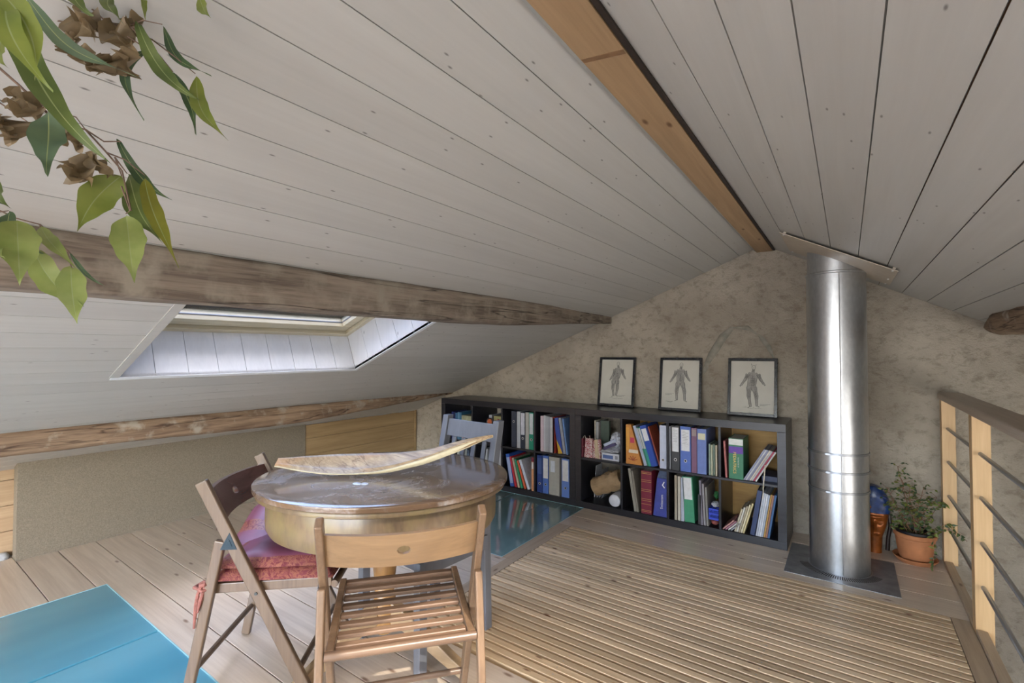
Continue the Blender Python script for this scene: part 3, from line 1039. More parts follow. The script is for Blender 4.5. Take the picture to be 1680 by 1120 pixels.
# ---- cell 3 top
sheets('slim pale file squeezed at the side of the black binder', -1.0570, z, 0.010, 0.31, (120, 122, 132), 0, 0.25)
binder('black binder with a large white label and a finger ring', -1.042, z, 0.056, 0.318, (52, 54, 58), 0, (0.42, 0.96), True, 0.28, ink=True)
binder('blue binder with a large white label and a finger ring', -0.980, z, 0.072, 0.318, (76, 104, 178), 0, (0.46, 0.93), True, 0.28, ink=True)
binder('slim mauve binder between two blue binders', -0.903, z, 0.036, 0.313, (112, 78, 106), 0, (0.82, 0.97), False, 0.27, labc=(140, 128, 128))
binder('pale blue binder with a small cream label', -0.864, z, 0.060, 0.312, (96, 116, 176), 0, (0.76, 0.90), False, 0.28, labc=(196, 194, 168))
for k, c_ in enumerate(((118, 138, 130), (156, 160, 140), (92, 110, 100), (178, 170, 150))):
    sheets('%s booklet in the short stack beside the divider' % ('sea green', 'pale green', 'dark green', 'cream')[k], -0.789+0.0145*k, z, 0.012, 0.215-0.006*(k % 2), c_, 0, 0.17)

# ---- cell 4 top
sheets('thin pink book leaning against the tall green textbook', -0.682, z, 0.012, 0.245, (164, 96, 96), -3, 0.2)
book('thick green textbook with a purple band lettered PEDIATRICS', -0.660, z, 0.088, 0.268, (44, 112, 84), 0, 0.22,
     stripe=[(0.84, 0.985, 3), (0.63, 0.80, 2)], text=[('PEDIATRICS', 0.026, 0.40, 0.40, 4, 1.05), ('TEXTBOOK OF', 0.010, 0.42, 0.66, 3, 1.0)], cat='book', group=None)
cc = [(132, 136, 160), (178, 180, 190), (120, 124, 150), (190, 186, 176), (170, 172, 178), (150, 40, 70), (186, 188, 192)]
nn = ['lavender', 'silvery', 'slate', 'cream', 'light grey', 'crimson', 'white']
for k in range(7):
    sheets('%s magazine in the leaning pile beside the textbook' % nn[k], -0.572+0.0115*k, z, 0.0092, 0.247-0.002*k, cc[k], 30, 0.22)
t = sheets('dark blue folder lying low behind the leaning magazines', -0.47, z, 0.10, 0.035, (40, 52, 84), 0, 0.2, y=YF+0.05, cat='folder', name='folder')
mb = MB()
mb.tube([(-0.440, YS-0.004, z+0.120), (-0.447, YS-0.007, z+0.04), (-0.452, YS-0.008, z-0.02), (-0.456, YS-0.008, z-0.10)], [0.0035, 0.0035, 0.003, 0.0025], 6, 0, flat=1.0)
o = mb.build('ribbon', [CORD])
tag(shift(o), 'cream ribbon hanging over the shelf edge from the magazines', 'ribbon')

# ---- cell 1 bottom
z = ZB
ev = [(176, 182, 190), (166, 170, 180), (186, 190, 198), (150, 156, 170)]
en = ['tall white', 'folded grey', 'bluish white', 'slanting grey-blue']
for k in range(4):
    sheets('%s envelope sticking up behind the brown paper bag' % en[k], -1.725+0.022*k, z, 0.004, 0.26-0.02*k, ev[k], 4+9*k, 0.12, y=YF+0.15, cat='envelope', name='envelope')
BROWN = plain('kraft_paper', (156, 132, 102), 0.7, var=0.12, scale=14, bump=0.5)
mb = MB()
A, B = Vector((-1.700, 0, 0.145)), Vector((-1.455, 0, 0.265))
def bagf(u, v):
    c = A.lerp(B, u)
    rr = 0.062+0.014*math.sin(PI*u)
    a = 2*PI*v
    fl = 1.0 if u > 0.06 else u/0.06
    n_ = 0.012*mnoise.noise(Vector((u*6, math.cos(a)*1.5, math.sin(a)*1.5)))+0.007*mnoise.noise(Vector((u*14, math.cos(a)*4, math.sin(a)*4)))
    nrm = Vector((-0.44, 0, 0.90))
    r_ = (rr*fl+n_)
    return (c.x+nrm.x*math.sin(a)*r_, YF+0.085+math.cos(a)*0.066*fl, max(z+0.006, c.z+nrm.z*math.sin(a)*r_))
mb.grid(bagf, 26, 24, 0, smooth=False)
o = mb.build('paper_bag', [BROWN])
tag(shift(o), 'crumpled brown paper bag lying slantwise in a lower cube', 'bag')
mb = MB()
M = Matrix.Translation((-1.482, YF-0.004, z+0.050)) @ Matrix.Rotation(-PI/2, 4, 'X')
mb.lathe([(0.0001, 0.002), (0.030, 0.0), (0.046, 0.008), (0.049, 0.03), (0.049, 0.12), (0.0001, 0.12)], 28, 0, M=M)
o = mb.build('plastic_roll', [PLASTIC])
tag(shift(o), 'white plastic wrapped roll in front of the brown paper bag', 'roll')

# ---- cell 2 bottom
sheets('grey book leaning left in the lower cube', -1.322, z, 0.020, 0.318, (140, 136, 128), -9, 0.24, cat='book', name='book', group='books and booklets on the shelves')
sheets('taupe book leaning beside the grey one in the lower cube', -1.300, z, 0.015, 0.305, (120, 116, 108), -9, 0.24, cat='book', name='book', group='books and booklets on the shelves')
book('burgundy bound volume with gold bands across its spine', -1.268, z, 0.078, 0.316, (110, 26, 52), 0, 0.24, group=None, bands=[0.05, 0.08, 0.22, 0.30, 0.34, 0.52, 0.56, 0.74, 0.78, 0.93, 0.96])
t = place('carrier_bag', 'blue carrier bag with white lettering standing in the lower cube', 'bag', None, Matrix.Translation((-1.180, YF+0.002, z+0.0006)))
BL = plain('blue_foil', (44, 58, 142), 0.3, var=0.14, scale=14, bump=0.2)
CLR = plain('clear_grey_film', (86, 100, 128), 0.2, var=0.15, scale=20)
MB().hexa([(0, 0, 0), (0.100, 0, 0), (0.100, 0.15, 0), (0, 0.15, 0), (0.022, 0.03, 0.270), (0.092, 0.03, 0.270), (0.092, 0.10, 0.270), (0.022, 0.10, 0.270)]).build('bag_body', BL, t, bevel=0.0015)
MB().hexa([(0.022, 0.03, 0.271), (0.092, 0.03, 0.271), (0.092, 0.10, 0.271), (0.022, 0.10, 0.271), (0.034, 0.05, 0.322), (0.090, 0.05, 0.318), (0.090, 0.06, 0.318), (0.034, 0.06, 0.322)]).build('bag_top', CLR, t)
mb = MB()
tilt = math.atan2(0.03, 0.27)
MT = Matrix.Translation((0.062, 0.0105, 0.105)) @ Matrix.Rotation(-tilt, 4, 'X') @ Matrix(((0, -1, 0, 0), (0, 0, -1, 0), (1, 0, 0, 0), (0, 0, 0, 1)))
mb.text('Swisscom', 0.026, 0, MT, 0.0002, 1.0)
mb.build('lettering', [cm((214, 216, 224))], t)
mb = MB()
for a_, b_ in (((0.062, 0.2205), (0.076, 0.248)), ((0.064, 0.222), (0.080, 0.205))):
    mb.bar((a_[0], 0.0225+(a_[1]-0.22)*0.11, a_[1]), (b_[0], 0.0225+(b_[1]-0.22)*0.11, b_[1]), 0.007, 0.0012, 0, side=(1, 0, 0.3))
mb.build('logo_mark', [cm((214, 216, 224))], t)

# ---- cell 3 bottom
for k, (nm, c_, ww) in enumerate((('beige', (156, 148, 134), 0.018), ('cream', (176, 172, 160), 0.020), ('bluish white', (164, 172, 188), 0.024))):
    binder('%s cardboard file beside the green binder' % nm, -1.022+0.022*k, z, ww-0.002, 0.315-0.004*k, c_, 0, None, False, 0.26, name='file', cat='file')
binder('green binder with a white label strip in the lower cube', -0.952, z, 0.068, 0.316, (58, 136, 104), -3.0, (0.50, 0.98), False, 0.27)
t_ = sheets('narrow black case between the green binder and grey files', -0.862, z, 0.022, 0.205, (48, 48, 54), 0, 0.16, cat='case', name='case')
for k, (nm, c_) in enumerate((('mauve grey', (116, 112, 128)), ('ash grey', (134, 130, 136)), ('stone grey', (122, 120, 118)))):
    sheets('%s file leaning beside the blue basket' % nm, -0.842+0.018*k, z, 0.013, 0.305-0.02*k, c_, -2.5, 0.24, cat='file', name='file')
t = place('plastic_basket', 'blue perforated plastic basket raised above pink cloth', 'basket', None, Matrix.Translation((-0.790, YF-0.004, z+0.052)))
BASK = plain('blue_plastic', (44, 70, 190), 0.35, var=0.03)
mb = MB()
W_, D_, H_ = 0.062, 0.15, 0.075
mb.box(0, W_+0.002, 0, D_, 0, 0.003)
for zz in (0.003, 0.034, 0.064):
    hh = 0.012
    mb.box(0, W_, 0, 0.003, zz, zz+hh)
    mb.box(0, 0.003, 0.003, D_, zz, zz+hh)
    mb.box(W_-0.003, W_, 0.003, D_, zz, zz+hh)
    mb.box(0.003, W_-0.003, D_-0.003, D_, zz, zz+hh)
for k in range(9):
    x = W_*k/8-0.0012
    mb.box(max(0, x), min(W_, x+0.003), 0.0002, 0.0028, 0.003, 0.066)
for k in range(16):
    y = 0.003+(D_-0.006)*k/15
    mb.box(0.0002, 0.0028, y-0.001, y+0.001, 0.003, 0.066)
mb.build('basket_body', BASK, t)
o = blob('folded_cloth', (-0.760, YF+0.09, z+0.026), (0.030, 0.08, 0.022), cm((150, 84, 78), 0.9), 12.0, 0.12, 2.0, 3)
tag(o, 'reddish cloth folded under the blue basket', 'cloth')
o = blob('tissue', (-0.757, YF+0.06, z+0.145), (0.026, 0.045, 0.018), PLASTIC, 8.0, 0.35, 2.0, 3)
tag(o, 'crumpled white tissue lying in the blue basket', 'tissue')
o = blob('green_toy', (-0.766, YF+0.12, z+0.19), (0.016, 0.018, 0.026), cm((40, 96, 52)), 5.0, 0.5, 2.2, 3)
tag(o, 'small dark green figure standing behind the tissue', 'ornament')

# ---- cell 4 bottom
nn = ['pinkish', 'mauve', 'white', 'grey']
cc = [(156, 112, 108), (140, 96, 110), (178, 178, 178), (130, 134, 142)]
for k in range(4):
    sheets('%s booklet slumped low at the side of the last cube' % nn[k], -0.7045+0.0165*k, z, 0.0095, 0.098-0.003*k, cc[k], 45, 0.16, cat='booklet', name='booklet')
nn = ['cream', 'white', 'beige', 'ivory', 'yellowish']
cc = [(166, 158, 138), (184, 182, 176), (150, 140, 120), (190, 182, 156), (178, 166, 126)]
for k in range(5):
    sheets('%s notebook standing askew before the navy binder' % nn[k], -0.632+0.0128*k, z, 0.011, 0.165+0.012*k, cc[k], 16, 0.17, cat='notebook', name='notebook')
binder('navy binder leaning right in the last cube', -0.536, z, 0.028, 0.300, (32, 50, 92), 9, None, False, 0.25)
nn = ['clear grey', 'milky', 'frosted white', 'pearl']
cc = [(160, 168, 184), (178, 184, 198), (190, 194, 204), (150, 158, 176)]
for k in range(4):
    sheets('%s plastic sleeve in the leaning row beside the navy binder' % nn[k], -0.5035+0.0112*k, z, 0.0105, 0.292-0.004*k, cc[k], 9, 0.22, cat='folder', name='folder')
sheets('ochre folder in the leaning row of the last cube', -0.4575, z, 0.009, 0.285, (166, 130, 66), 9, 0.22, cat='folder', name='folder')
sheets('brownish pink folder in the leaning row of the last cube', -0.4475, z, 0.011, 0.282, (136, 96, 84), 9, 0.22, cat='folder', name='folder')
sheets('steel blue folder at the end of the leaning row', -0.4355, z, 0.013, 0.285, (44, 84, 130), 9, 0.22, cat='folder', name='folder')

# ---- left unit, cells behind the grey chair
z = ZT
nn = ['deep blue', 'navy', 'teal blue', 'light blue', 'petrol blue']
cc = [(26, 36, 96), (30, 40, 84), (46, 92, 130), (84, 124, 156), (52, 96, 128)]
for k in range(5):
    book('%s spine in the row of blue books in the far corner cube' % nn[k], -3.175+0.026*k, z, 0.024, 0.262-0.004*(k % 3), cc[k], 0, 0.2)
nn = ['cream', 'crimson', 'grey-blue', 'dark teal', 'off-white', 'beige']
cc = [(180, 172, 156), (132, 34, 62), (96, 116, 134), (50, 84, 96), (186, 182, 170), (160, 148, 126)]
for k in range(6):
    book('%s paperback under the stacked books of the corner cube' % nn[k], -3.044+0.0205*k, z, 0.019, 0.185+0.004*(k % 2), cc[k], 0, 0.14)
o = MB().box(-3.045, -2.925, YF, YF+0.16, z+0.191, z+0.238).build('book', [cm((140, 140, 116), 0.5, 0.12)], bevel=0.001)
tag(shift(o), 'greenish book lying flat on the paperbacks in the corner cube', 'book', 'books and booklets on the shelves')
binder('white file standing upright behind the round ornament', -2.755, z, 0.030, 0.255, (160, 164, 174), 0, None, False, 0.2, y=YF+0.06, name='file', cat='file')
mb = MB()
M = Matrix.Translation((-2.715, YF+0.02, z+0.200)) @ Matrix.Rotation(PI/2, 4, 'X')
mb.lathe([(0.0001, 0.004), (0.024, 0.006), (0.026, 0.003)], 28, 1, M=M)
mb.lathe([(0.026, 0.003), (0.033, 0.006), (0.038, 0.0), (0.033, -0.006), (0.0001, -0.006)], 28, 0, M=M)
mb.box(-2.73, -2.70, YF+0.018, YF+0.05, z, z+0.17, 0)
o = mb.build('round_ornament', [cm((44, 34, 36)), cm((176, 92, 56))])
tag(shift(o), 'round dark ornament with an orange centre behind the grey chair', 'ornament')
o = MB().box(-2.695, -2.59, YF+0.08, YF+0.20, z, z+0.195).build('cardboard_box', [cm((92, 110, 96))], bevel=0.001)
tag(shift(o), 'dull green box under the flat yellowish box', 'box')
o = MB().box(-2.700, -2.590, YF+0.06, YF+0.21, z+0.1955, z+0.250).build('cardboard_box', [cm((148, 140, 96), 0.5, 0.15)], bevel=0.001)
tag(shift(o), 'yellowish printed box on top of the green box', 'box')
mb = MB()
mb.lathe([(0.0001, 0), (0.018, 0), (0.020, 0.05), (0.024, 0.15), (0.020, 0.20), (0.010, 0.225), (0.0001, 0.232)], 20, 0, M=Matrix.Translation((-2.625, YF+0.03, z)))
mb.lathe([(0.0243, 0.150), (0.0246, 0.165), (0.0225, 0.178)], 20, 1, M=Matrix.Translation((-2.625, YF+0.03, z)))
o = mb.build('red_bottle', [cm((164, 32, 52), 0.3), cm((206, 198, 200))])
tag(shift(o), 'small red bottle with a white band behind the chair post', 'bottle')
for lb, x_, w_, c_ in (('white binder low in the cube seen between chair slats', -2.775, 0.045, (166, 172, 182)), ('narrow pale folder low in the cube, seen through the chair slats', -2.70, 0.02, (150, 156, 170)), ('white file at the cube divider behind the chair', -2.600, 0.032, (176, 178, 186))):
    binder(lb, x_, ZB, w_, 0.30, c_, 0, None, False, 0.24)
for k, c_ in enumerate(((160, 164, 160), (60, 140, 136), (90, 110, 130), (130, 134, 134), (70, 84, 104))):
    book('%s book low in the corner cube behind the chair' % ('white', 'turquoise', 'grey-blue', 'grey', 'dusky blue')[k], -3.10+0.031*k, ZB, 0.028, 0.275-0.01*(k % 3), c_, 0, 0.2)

# ---- left unit, cell 3
z = ZT
binder('dark slate binder at the shaded side of the cube', -2.455, z, 0.050, 0.318, (44, 50, 66), 0, None, True, 0.28, holez=0.72)
binder('white binder with a red mark next to the slate binder', -2.396, z, 0.036, 0.320, (164, 166, 172), 0, None, False, 0.28)
binder('black binder with a tall white label and a chrome ring', -2.357, z, 0.048, 0.316, (24, 34, 52), 0, (0.38, 0.98), True, 0.28, labc=(178, 180, 190), holez=0.28)
binder('ivory binder between the black and the green one', -2.306, z, 0.036, 0.318, (160, 158, 152), 0, None, False, 0.28)
binder('bright green binder with a white upper label', -2.267, z, 0.046, 0.318, (22, 128, 104), 0, (0.42, 0.98), True, 0.28, labc=(182, 188, 192), holez=0.27)
# cell 4
t_ = binder('pink and white stack of papers in the upper cube', -2.150, z, 0.030, 0.300, (190, 172, 180), 0, None, False, 0.24, name='file', cat='file')
nn = ['white', 'pearl', 'light grey', 'chalky', 'bluish']
cc = [(178, 180, 186), (160, 162, 168), (150, 152, 160), (186, 186, 188), (168, 174, 190)]
for k in range(5):
    binder('%s file in the upright row of the upper cube' % nn[k], -2.118+0.0215*k, z, 0.020, 0.305-0.003*k, cc[k], 0, None, False, 0.25, name='file', cat='file')
o = MB().box(-2.030, -2.008, YF+0.0, YF+0.2, z, z+0.30).build('folder', [cm((168, 56, 44))], bevel=0.001)
tag(shift(o), 'red folder between the white files and the blue one', 'folder', 'thin magazines and papers on the shelves')
t = place('ring_binder', 'blue binder with a yellow lower corner leaning in the upper cube', 'binder', 'ring binders and files on the shelves', lean_matrix(-1.975, z, 0.045, -9))
mb = MB()
mb.box(0, 0.042, 0, 0.25, 0.0, 0.295)
mb.build('cover', cm((36, 66, 150)), t, bevel=0.001)
MB().add([(0.0003, -0.001, 0.0003), (0.0415, -0.001, 0.0003), (0.0003, -0.001, 0.12)], [(0, 1, 2)]).build('yellow_corner', cm((196, 160, 44)), t)
sheets('grey file leaning in front of the divider', -1.928, z, 0.024, 0.30, (140, 144, 154), -9, 0.24, cat='file', name='file')
sheets('pale blue file leaning against the divider', -1.900, z, 0.014, 0.295, (96, 128, 180), -8, 0.24, cat='file', name='file')
# cell 3 bottom
z = ZB
binder('blue binder with a white strip slumping left in the lower cube', -2.466, z, 0.040, 0.285, (42, 84, 168), -11, (0.1, 0.9), False, 0.26, labc=(150, 164, 200))
nn = ['crimson', 'beige', 'green', 'orange red']
cc = [(178, 32, 48), (176, 160, 142), (30, 132, 96), (190, 84, 52)]
for k in range(4):
    sheets('%s folder leaning left in the lower cube' % nn[k], -2.418+0.0335*k, z, 0.020, 0.268-0.006*k, cc[k], -13-2*k, 0.23, cat='folder', name='folder')
sheets('white folder leaning steeply beside the orange red one', -2.282, z, 0.026, 0.262, (188, 194, 212), -21, 0.23, cat='folder', name='folder')
t = binder('peach file with a maroon top and white label at the divider', -2.243, z, 0.024, 0.285, (196, 140, 104), 0, (0.66, 0.86), False, 0.24, name='file', cat='file')
MB().box(0.0003, 0.0237, -0.001, 0, 0.25, 0.283).build('maroon_top', cm((120, 26, 58)), t)
# cell 4 bottom
binder('dark blue binder in shade next to the divider', -2.185, z, 0.052, 0.315, (30, 54, 120), 0, (0.50, 0.92), True, 0.28, labc=(60, 84, 140))
binder('mid blue binder with a white label beside the grey box file', -2.128, z, 0.056, 0.318, (74, 106, 180), 0, (0.40, 0.93), True, 0.28)
t = binder('light grey cardboard box file with a white label', -2.066, z, 0.100, 0.316, (158, 158, 152), 0, None, False, 0.26, name='box_file', cat='file', group=None)
MB().box(0.015, 0.058, -0.001, 0, 0.19, 0.285).build('spine_label', cm((196, 204, 216)), t)
binder('periwinkle binder with a white label by the dark side panel', -1.945, z, 0.070, 0.316, (88, 118, 184), 0, (0.42, 0.96), True, 0.28)

# ------------------------------------------------------------------ framed drawings
FRM = plain('black_frame', (28, 30, 36), 0.25, var=0.03)
DRAW = plain('drawing_ink', (70, 70, 74), 0.8, bump=0)
SHEET = plain('drawing_paper', (186, 184, 176), 0.6, var=0.03, scale=8)
def fig_mesh(kind):
    """an anatomical figure study drawn as fine lines; x right, z up, in metres on the sheet"""
    mb = MB()
    lw = 0.0016
    rnd = random.Random(11+kind)
    def line(pts, w_=lw):
        for i in range(len(pts)-1):
            (x0, z0), (x1, z1) = pts[i], pts[i+1]
            d = math.hypot(x1-x0, z1-z0)
            if d < 1e-6:
                continue
            nx_, nz = -(z1-z0)/d*w_/2, (x1-x0)/d*w_/2
            mb.add([(x0-nx_, 0, z0-nz), (x1-nx_, 0, z1-nz), (x1+nx_, 0, z1+nz), (x0+nx_, 0, z0+nz)], [(0, 1, 2, 3)])
    def limb(sp, rs, inner=3):
        n = 14
        P = []
        for i in range(n+1):
            t_ = i/n*(len(sp)-1)
            k = min(int(t_), len(sp)-2)
            f = t_-k
            P.append((sp[k][0]*(1-f)+sp[k+1][0]*f, sp[k][1]*(1-f)+sp[k+1][1]*f, rs[k]*(1-f)+rs[k+1]*f))
        def off(s_):
            out = []
            for i, (x, z_, r_) in enumerate(P):
                x2, z2, _ = P[min(i+1, n)]
                x1, z1, _ = P[max(i-1, 0)]
                d = math.hypot(x2-x1, z2-z1) or 1
                b = 1+0.10*math.sin(i*1.1)
                out.append((x-(z2-z1)/d*r_*s_*b, z_+(x2-x1)/d*r_*s_*b))
            return out
        A_, B_ = off(1), off(-1)
        for i in range(n):
            q4 = [A_[i], A_[i+1], B_[i+1], B_[i]]
            mb.add([(x_, 0.0003, z_) for x_, z_ in q4], [(0, 1, 2, 3)], 1)
        line(off(1), lw*1.2)
        line(off(-1), lw*1.2)
        for q in range(inner):
            s_ = -0.7+1.4*(q+0.5)/inner
            o_ = off(s_)
            a_ = rnd.randint(0, 4)
            line(o_[a_:a_+rnd.randint(5, 9)], lw*0.8)
        for q in range(8):
            i = rnd.randint(1, n-1)
            x, z_, r_ = P[i]
            s_ = rnd.uniform(-0.7, 0.7)
            line([(x+r_*s_, z_), (x+r_*(s_+0.3), z_+0.005)], lw*0.6)
    sg = (-1 if kind == 0 else 1)
    H = {0: 0.0, 1: 0.0, 2: -0.010}[kind]
    lean = {0: 0.010, 1: 0.0, 2: 0.004}[kind]
    hip, sh = (0-lean, 0.020+H), (lean, 0.098+H)
    # head
    hx, hz = sh[0]+0.004*sg, sh[1]+0.040
    line([(hx+0.0105*math.cos(a*PI/8), hz+0.0145*math.sin(a*PI/8)) for a in range(17)], lw*1.2)
    line([(hx-0.004, hz+0.002), (hx-0.001, hz+0.002)])
    line([(hx+0.003, hz+0.002), (hx+0.006, hz+0.002)])
    line([(hx, hz), (hx+0.001, hz-0.005)])
    line([(hx-0.003, hz-0.008), (hx+0.004, hz-0.008)])
    limb([(hx, hz-0.013), (sh[0], sh[1]+0.008)], [0.006, 0.008], 2)
    # trunk
    limb([(sh[0], sh[1]+0.008), (sh[0]*0.6, sh[1]-0.025), ((sh[0]+hip[0])/2, (sh[1]+hip[1])/2-0.01), hip, (hip[0], hip[1]-0.010)], [0.022, 0.031, 0.023, 0.027, 0.02], 6)
    for i in range(4):
        zz = sh[1]-0.03-0.014*i
        line([(sh[0]*0.7-0.010, zz), (sh[0]*0.7, zz-0.002), (sh[0]*0.7+0.010, zz)], lw*0.8)
    line([(sh[0]*0.8, sh[1]), (hip[0], hip[1])], lw*0.8)
    # arms
    aw = {0: 0.060, 1: 0.066, 2: 0.070}[kind]
    for s_ in (-1, 1):
        hx_, hz_ = sh[0]+s_*aw*(1.0 if s_ < 0 else 0.92), 0.030+H+0.010*(s_ < 0)*(-1)
        ex, ez = sh[0]+s_*aw*0.62, 0.062+H
        limb([(sh[0]+s_*0.030, sh[1]-0.002), (ex, ez), (hx_, hz_)], [0.010, 0.0075, 0.0045], 3)
        for f_ in range(4):
            line([(hx_, hz_), (hx_+s_*(0.004+0.002*f_), hz_-0.010+0.003*f_)], lw*0.9)
    # legs
    lg = {0: ((-0.020, -0.105), (0.000, -0.100)), 1: ((-0.020, -0.110), (0.034, -0.112)), 2: ((-0.008, -0.115), (0.028, -0.108))}[kind]
    for s_, (fx, fz) in zip((-1, 1), lg):
        kx = (hip[0]+s_*0.014+fx)/2+s_*0.006
        limb([(hip[0]+s_*0.014, hip[1]-0.008), (kx, -0.045+H), (fx, fz+H)], [0.015, 0.010, 0.005], 4)
        line([(fx-0.004, fz+H), (fx+s_*0.010-0.002, fz-0.006+H), (fx+s_*0.016, fz-0.006+H), (fx+0.004, fz+0.003+H)], lw*1.2)
    # ground lines and a tiny caption block (illegible on the real sheets)
    for q in range(7):
        x = -0.055+0.015*q if kind != 1 else -0.10+0.006*q
        line([(x, -0.121+H+0.004*math.sin(q*2)), (x+0.02, -0.123+H+0.004*math.cos(q))], lw*0.6)
    if kind == 2:
        line([(hx-0.012, hz+0.010), (hx-0.014, hz+0.026), (hx-0.010, hz+0.018)])
        line([(hx+0.010, hz+0.010), (hx+0.015, hz+0.022)])
    cap = {0: (0.02, -0.098), 1: (-0.10, -0.066), 2: (0.045, -0.105)}[kind]
    for q in range(3):
        x0 = cap[0]
        while x0 < cap[0]+0.055-0.014*q:
            l_ = rnd.uniform(0.003, 0.008)
            line([(x0, cap[1]-0.005*q), (x0+l_, cap[1]-0.005*q)], lw*1.0)
            x0 += l_+0.002
    return mb
fl = ['framed drawing of a turning human figure, the frame nearest the grey chair', 'framed drawing of a standing figure, middle of the three frames', 'framed drawing of a muscular figure, the frame nearest the flue pipe']
for i, xc in enumerate((-1.597, -1.070, -0.563)):
    y0, y1 = 3.757, 3.821
    ang = math.atan2(y1-y0, 0.41)
    o = thing('picture_frame', fl[i], 'picture', (xc, y0, 0.7905), 0, 'framed anatomical drawings on the shelving unit')
    o.rotation_euler = (-ang, 0, 0)
    o.rotation_euler.z = rad((-1.5, 2.0, 0.5)[i])*0
    Wf, Hf, b_ = 0.322, 0.415, 0.020
    mb = MB()
    mb.box(-Wf/2, -Wf/2+b_, -0.016, 0.004, 0, Hf)
    mb.box(Wf/2-b_, Wf/2, -0.016, 0.004, 0, Hf)
    mb.box(-Wf/2+b_, Wf/2-b_, -0.016, 0.004, 0, b_)
    mb.box(-Wf/2+b_, Wf/2-b_, -0.016, 0.004, Hf-b_, Hf)
    mb.build('frame', FRM, o, bevel=0.0015)
    MB().box(-Wf/2+b_, Wf/2-b_, -0.004, 0.0, b_, Hf-b_).build('paper_sheet', SHEET, o)
    mb = fig_mesh(i)
    sc_ = 1.12
    for k in range(len(mb.v)):
        v = mb.v[k]
        mb.v[k] = Vector((v.x*sc_, -0.0046+v.y, v.z*sc_+0.205))
    mb.build('figure_drawing', [DRAW, plain('drawing_wash', (146, 144, 140), 0.8, bump=0)], o)

# ------------------------------------------------------------------ table
TC = Vector((-1.553, 1.292, 0))
TR = rad(34.0)
def table_top_mat():
    k = NT('worn_polished_top')
    co = k.coord()
    g = k.noise(k.mapping(co, (0.15, 1, 1)), 26, 5, 0.6, 0.5)
    col = k.ramp(g, [(0.3, lin((92, 72, 56))), (0.7, lin((124, 100, 78)))])
    bl = k.noise(co, 4.5, 6, 0.72, 0.8)
    wear = k.ramp(bl, [(0.47, (0, 0, 0)), (0.66, (0.75, 0.75, 0.75))])
    col = k.mix(wear, col, lin((156, 148, 146)))
    k.base(col)
    k.rough(k.ramp(bl, [(0.4, (0.16, 0.16, 0.16)), (0.7, (0.36, 0.36, 0.36))]))
    k.b.inputs['Coat Weight'].default_value = 0.5
    k.b.inputs['Coat Roughness'].default_value = 0.08
    k.bump(g, 0.03, 0.002)
    return k.m
T_TOP = table_top_mat()
T_APR = wood('table_apron_veneer', (144, 116, 80), (94, 74, 52), 'z', 12, 0.35, 0.4, var=0.05, coat=0.3, blotch=(9.0, 0.45, 0.7, (126, 112, 74)))
T_PED = wood('orange_turned_wood', (196, 144, 78), (156, 104, 46), 'z', 14, 0.2, 0.35, var=0.05, coat=0.3)
T_FOOT = wood('pale_foot_wood', (186, 154, 112), (150, 118, 82), 'x', 18, 0.1, 0.45, var=0.05)
t = thing('round_table', 'round polished wooden pedestal table with a deep honey-coloured apron', 'table', TC, TR)
EX, EY = 0.50, 0.43
mb = MB()
mb.lathe([(0.0001, 0.750), (0.90, 0.750), (0.993, 0.750), (0.998, 0.7485), (1.0, 0.744), (1.0, 0.733), (0.990, 0.729)], 96, 0, sx=EX, sy=EY)
mb.lathe([(0.990, 0.729), (0.972, 0.727), (0.978, 0.722), (0.978, 0.712), (0.955, 0.707), (0.0001, 0.707)], 96, 1, sx=EX, sy=EY)
mb.build('tabletop', [T_TOP, T_APR], t)
mb = MB()
ax, ay = 0.452/0.5, 0.388/0.43
prof = [(0.935, 0.7065), (0.945, 0.700), (0.948, 0.62), (0.945, 0.590), (0.925, 0.572), (0.885, 0.565), (0.86, 0.575), (0.86, 0.70)]
mb.lathe([(r_*0.97, z_) for r_, z_ in prof], 96, 0, sx=EX*0.985, sy=EY*0.975)
mb.build('apron', T_APR, t)
mb = MB()
mb.bar((-0.36, 0, 0.690), (0.36, 0, 0.690), 0.05, 0.03, 0, side=(0, 1, 0))
mb.bar((0, -0.30, 0.690), (0, 0.30, 0.690), 0.05, 0.03, 0, side=(1, 0, 0))
mb.build('cross_brace', T_FOOT, t, bevel=0.002)
mb = MB()
mb.lathe([(0.0001, 0.12), (0.040, 0.12), (0.044, 0.14), (0.044, 0.26), (0.036, 0.275), (0.044, 0.29), (0.037, 0.31), (0.044, 0.345), (0.0485, 0.39), (0.047, 0.43), (0.036, 0.47), (0.030, 0.51), (0.034, 0.54), (0.05, 0.56), (0.055, 0.60), (0.055, 0.674), (0.0001, 0.674)], 32, 0)
mb.build('pedestal', T_PED, t)
for a in (-104, 16, 136):
    aw_ = rad(a)-TR
    c, s_ = math.cos(aw_), math.sin(aw_)
    mb = MB()
    pts = [(0.040, 0.20, 0.085), (0.13, 0.165, 0.075), (0.22, 0.11, 0.062), (0.31, 0.055, 0.050), (0.36, 0.026, 0.046)]
    vs, fs = [], []
    for r_, zc, hh in pts:
        for dy, dz in ((-1, -1), (1, -1), (1, 1), (-1, 1)):
            vs.append((c*r_-s_*dy*0.021, s_*r_+c*dy*0.021, max(0.0, zc+dz*hh/2)))
    for i in range(len(pts)-1):
        for j in range(4):
            fs.append((i*4+j, i*4+(j+1) % 4, (i+1)*4+(j+1) % 4, (i+1)*4+j))
    fs += [(3, 2, 1, 0), tuple(range(len(vs)-4, len(vs)))]
    mb.add(vs, fs, 0, 0.3)
    mb.build('foot', T_FOOT, t, bevel=0.004)

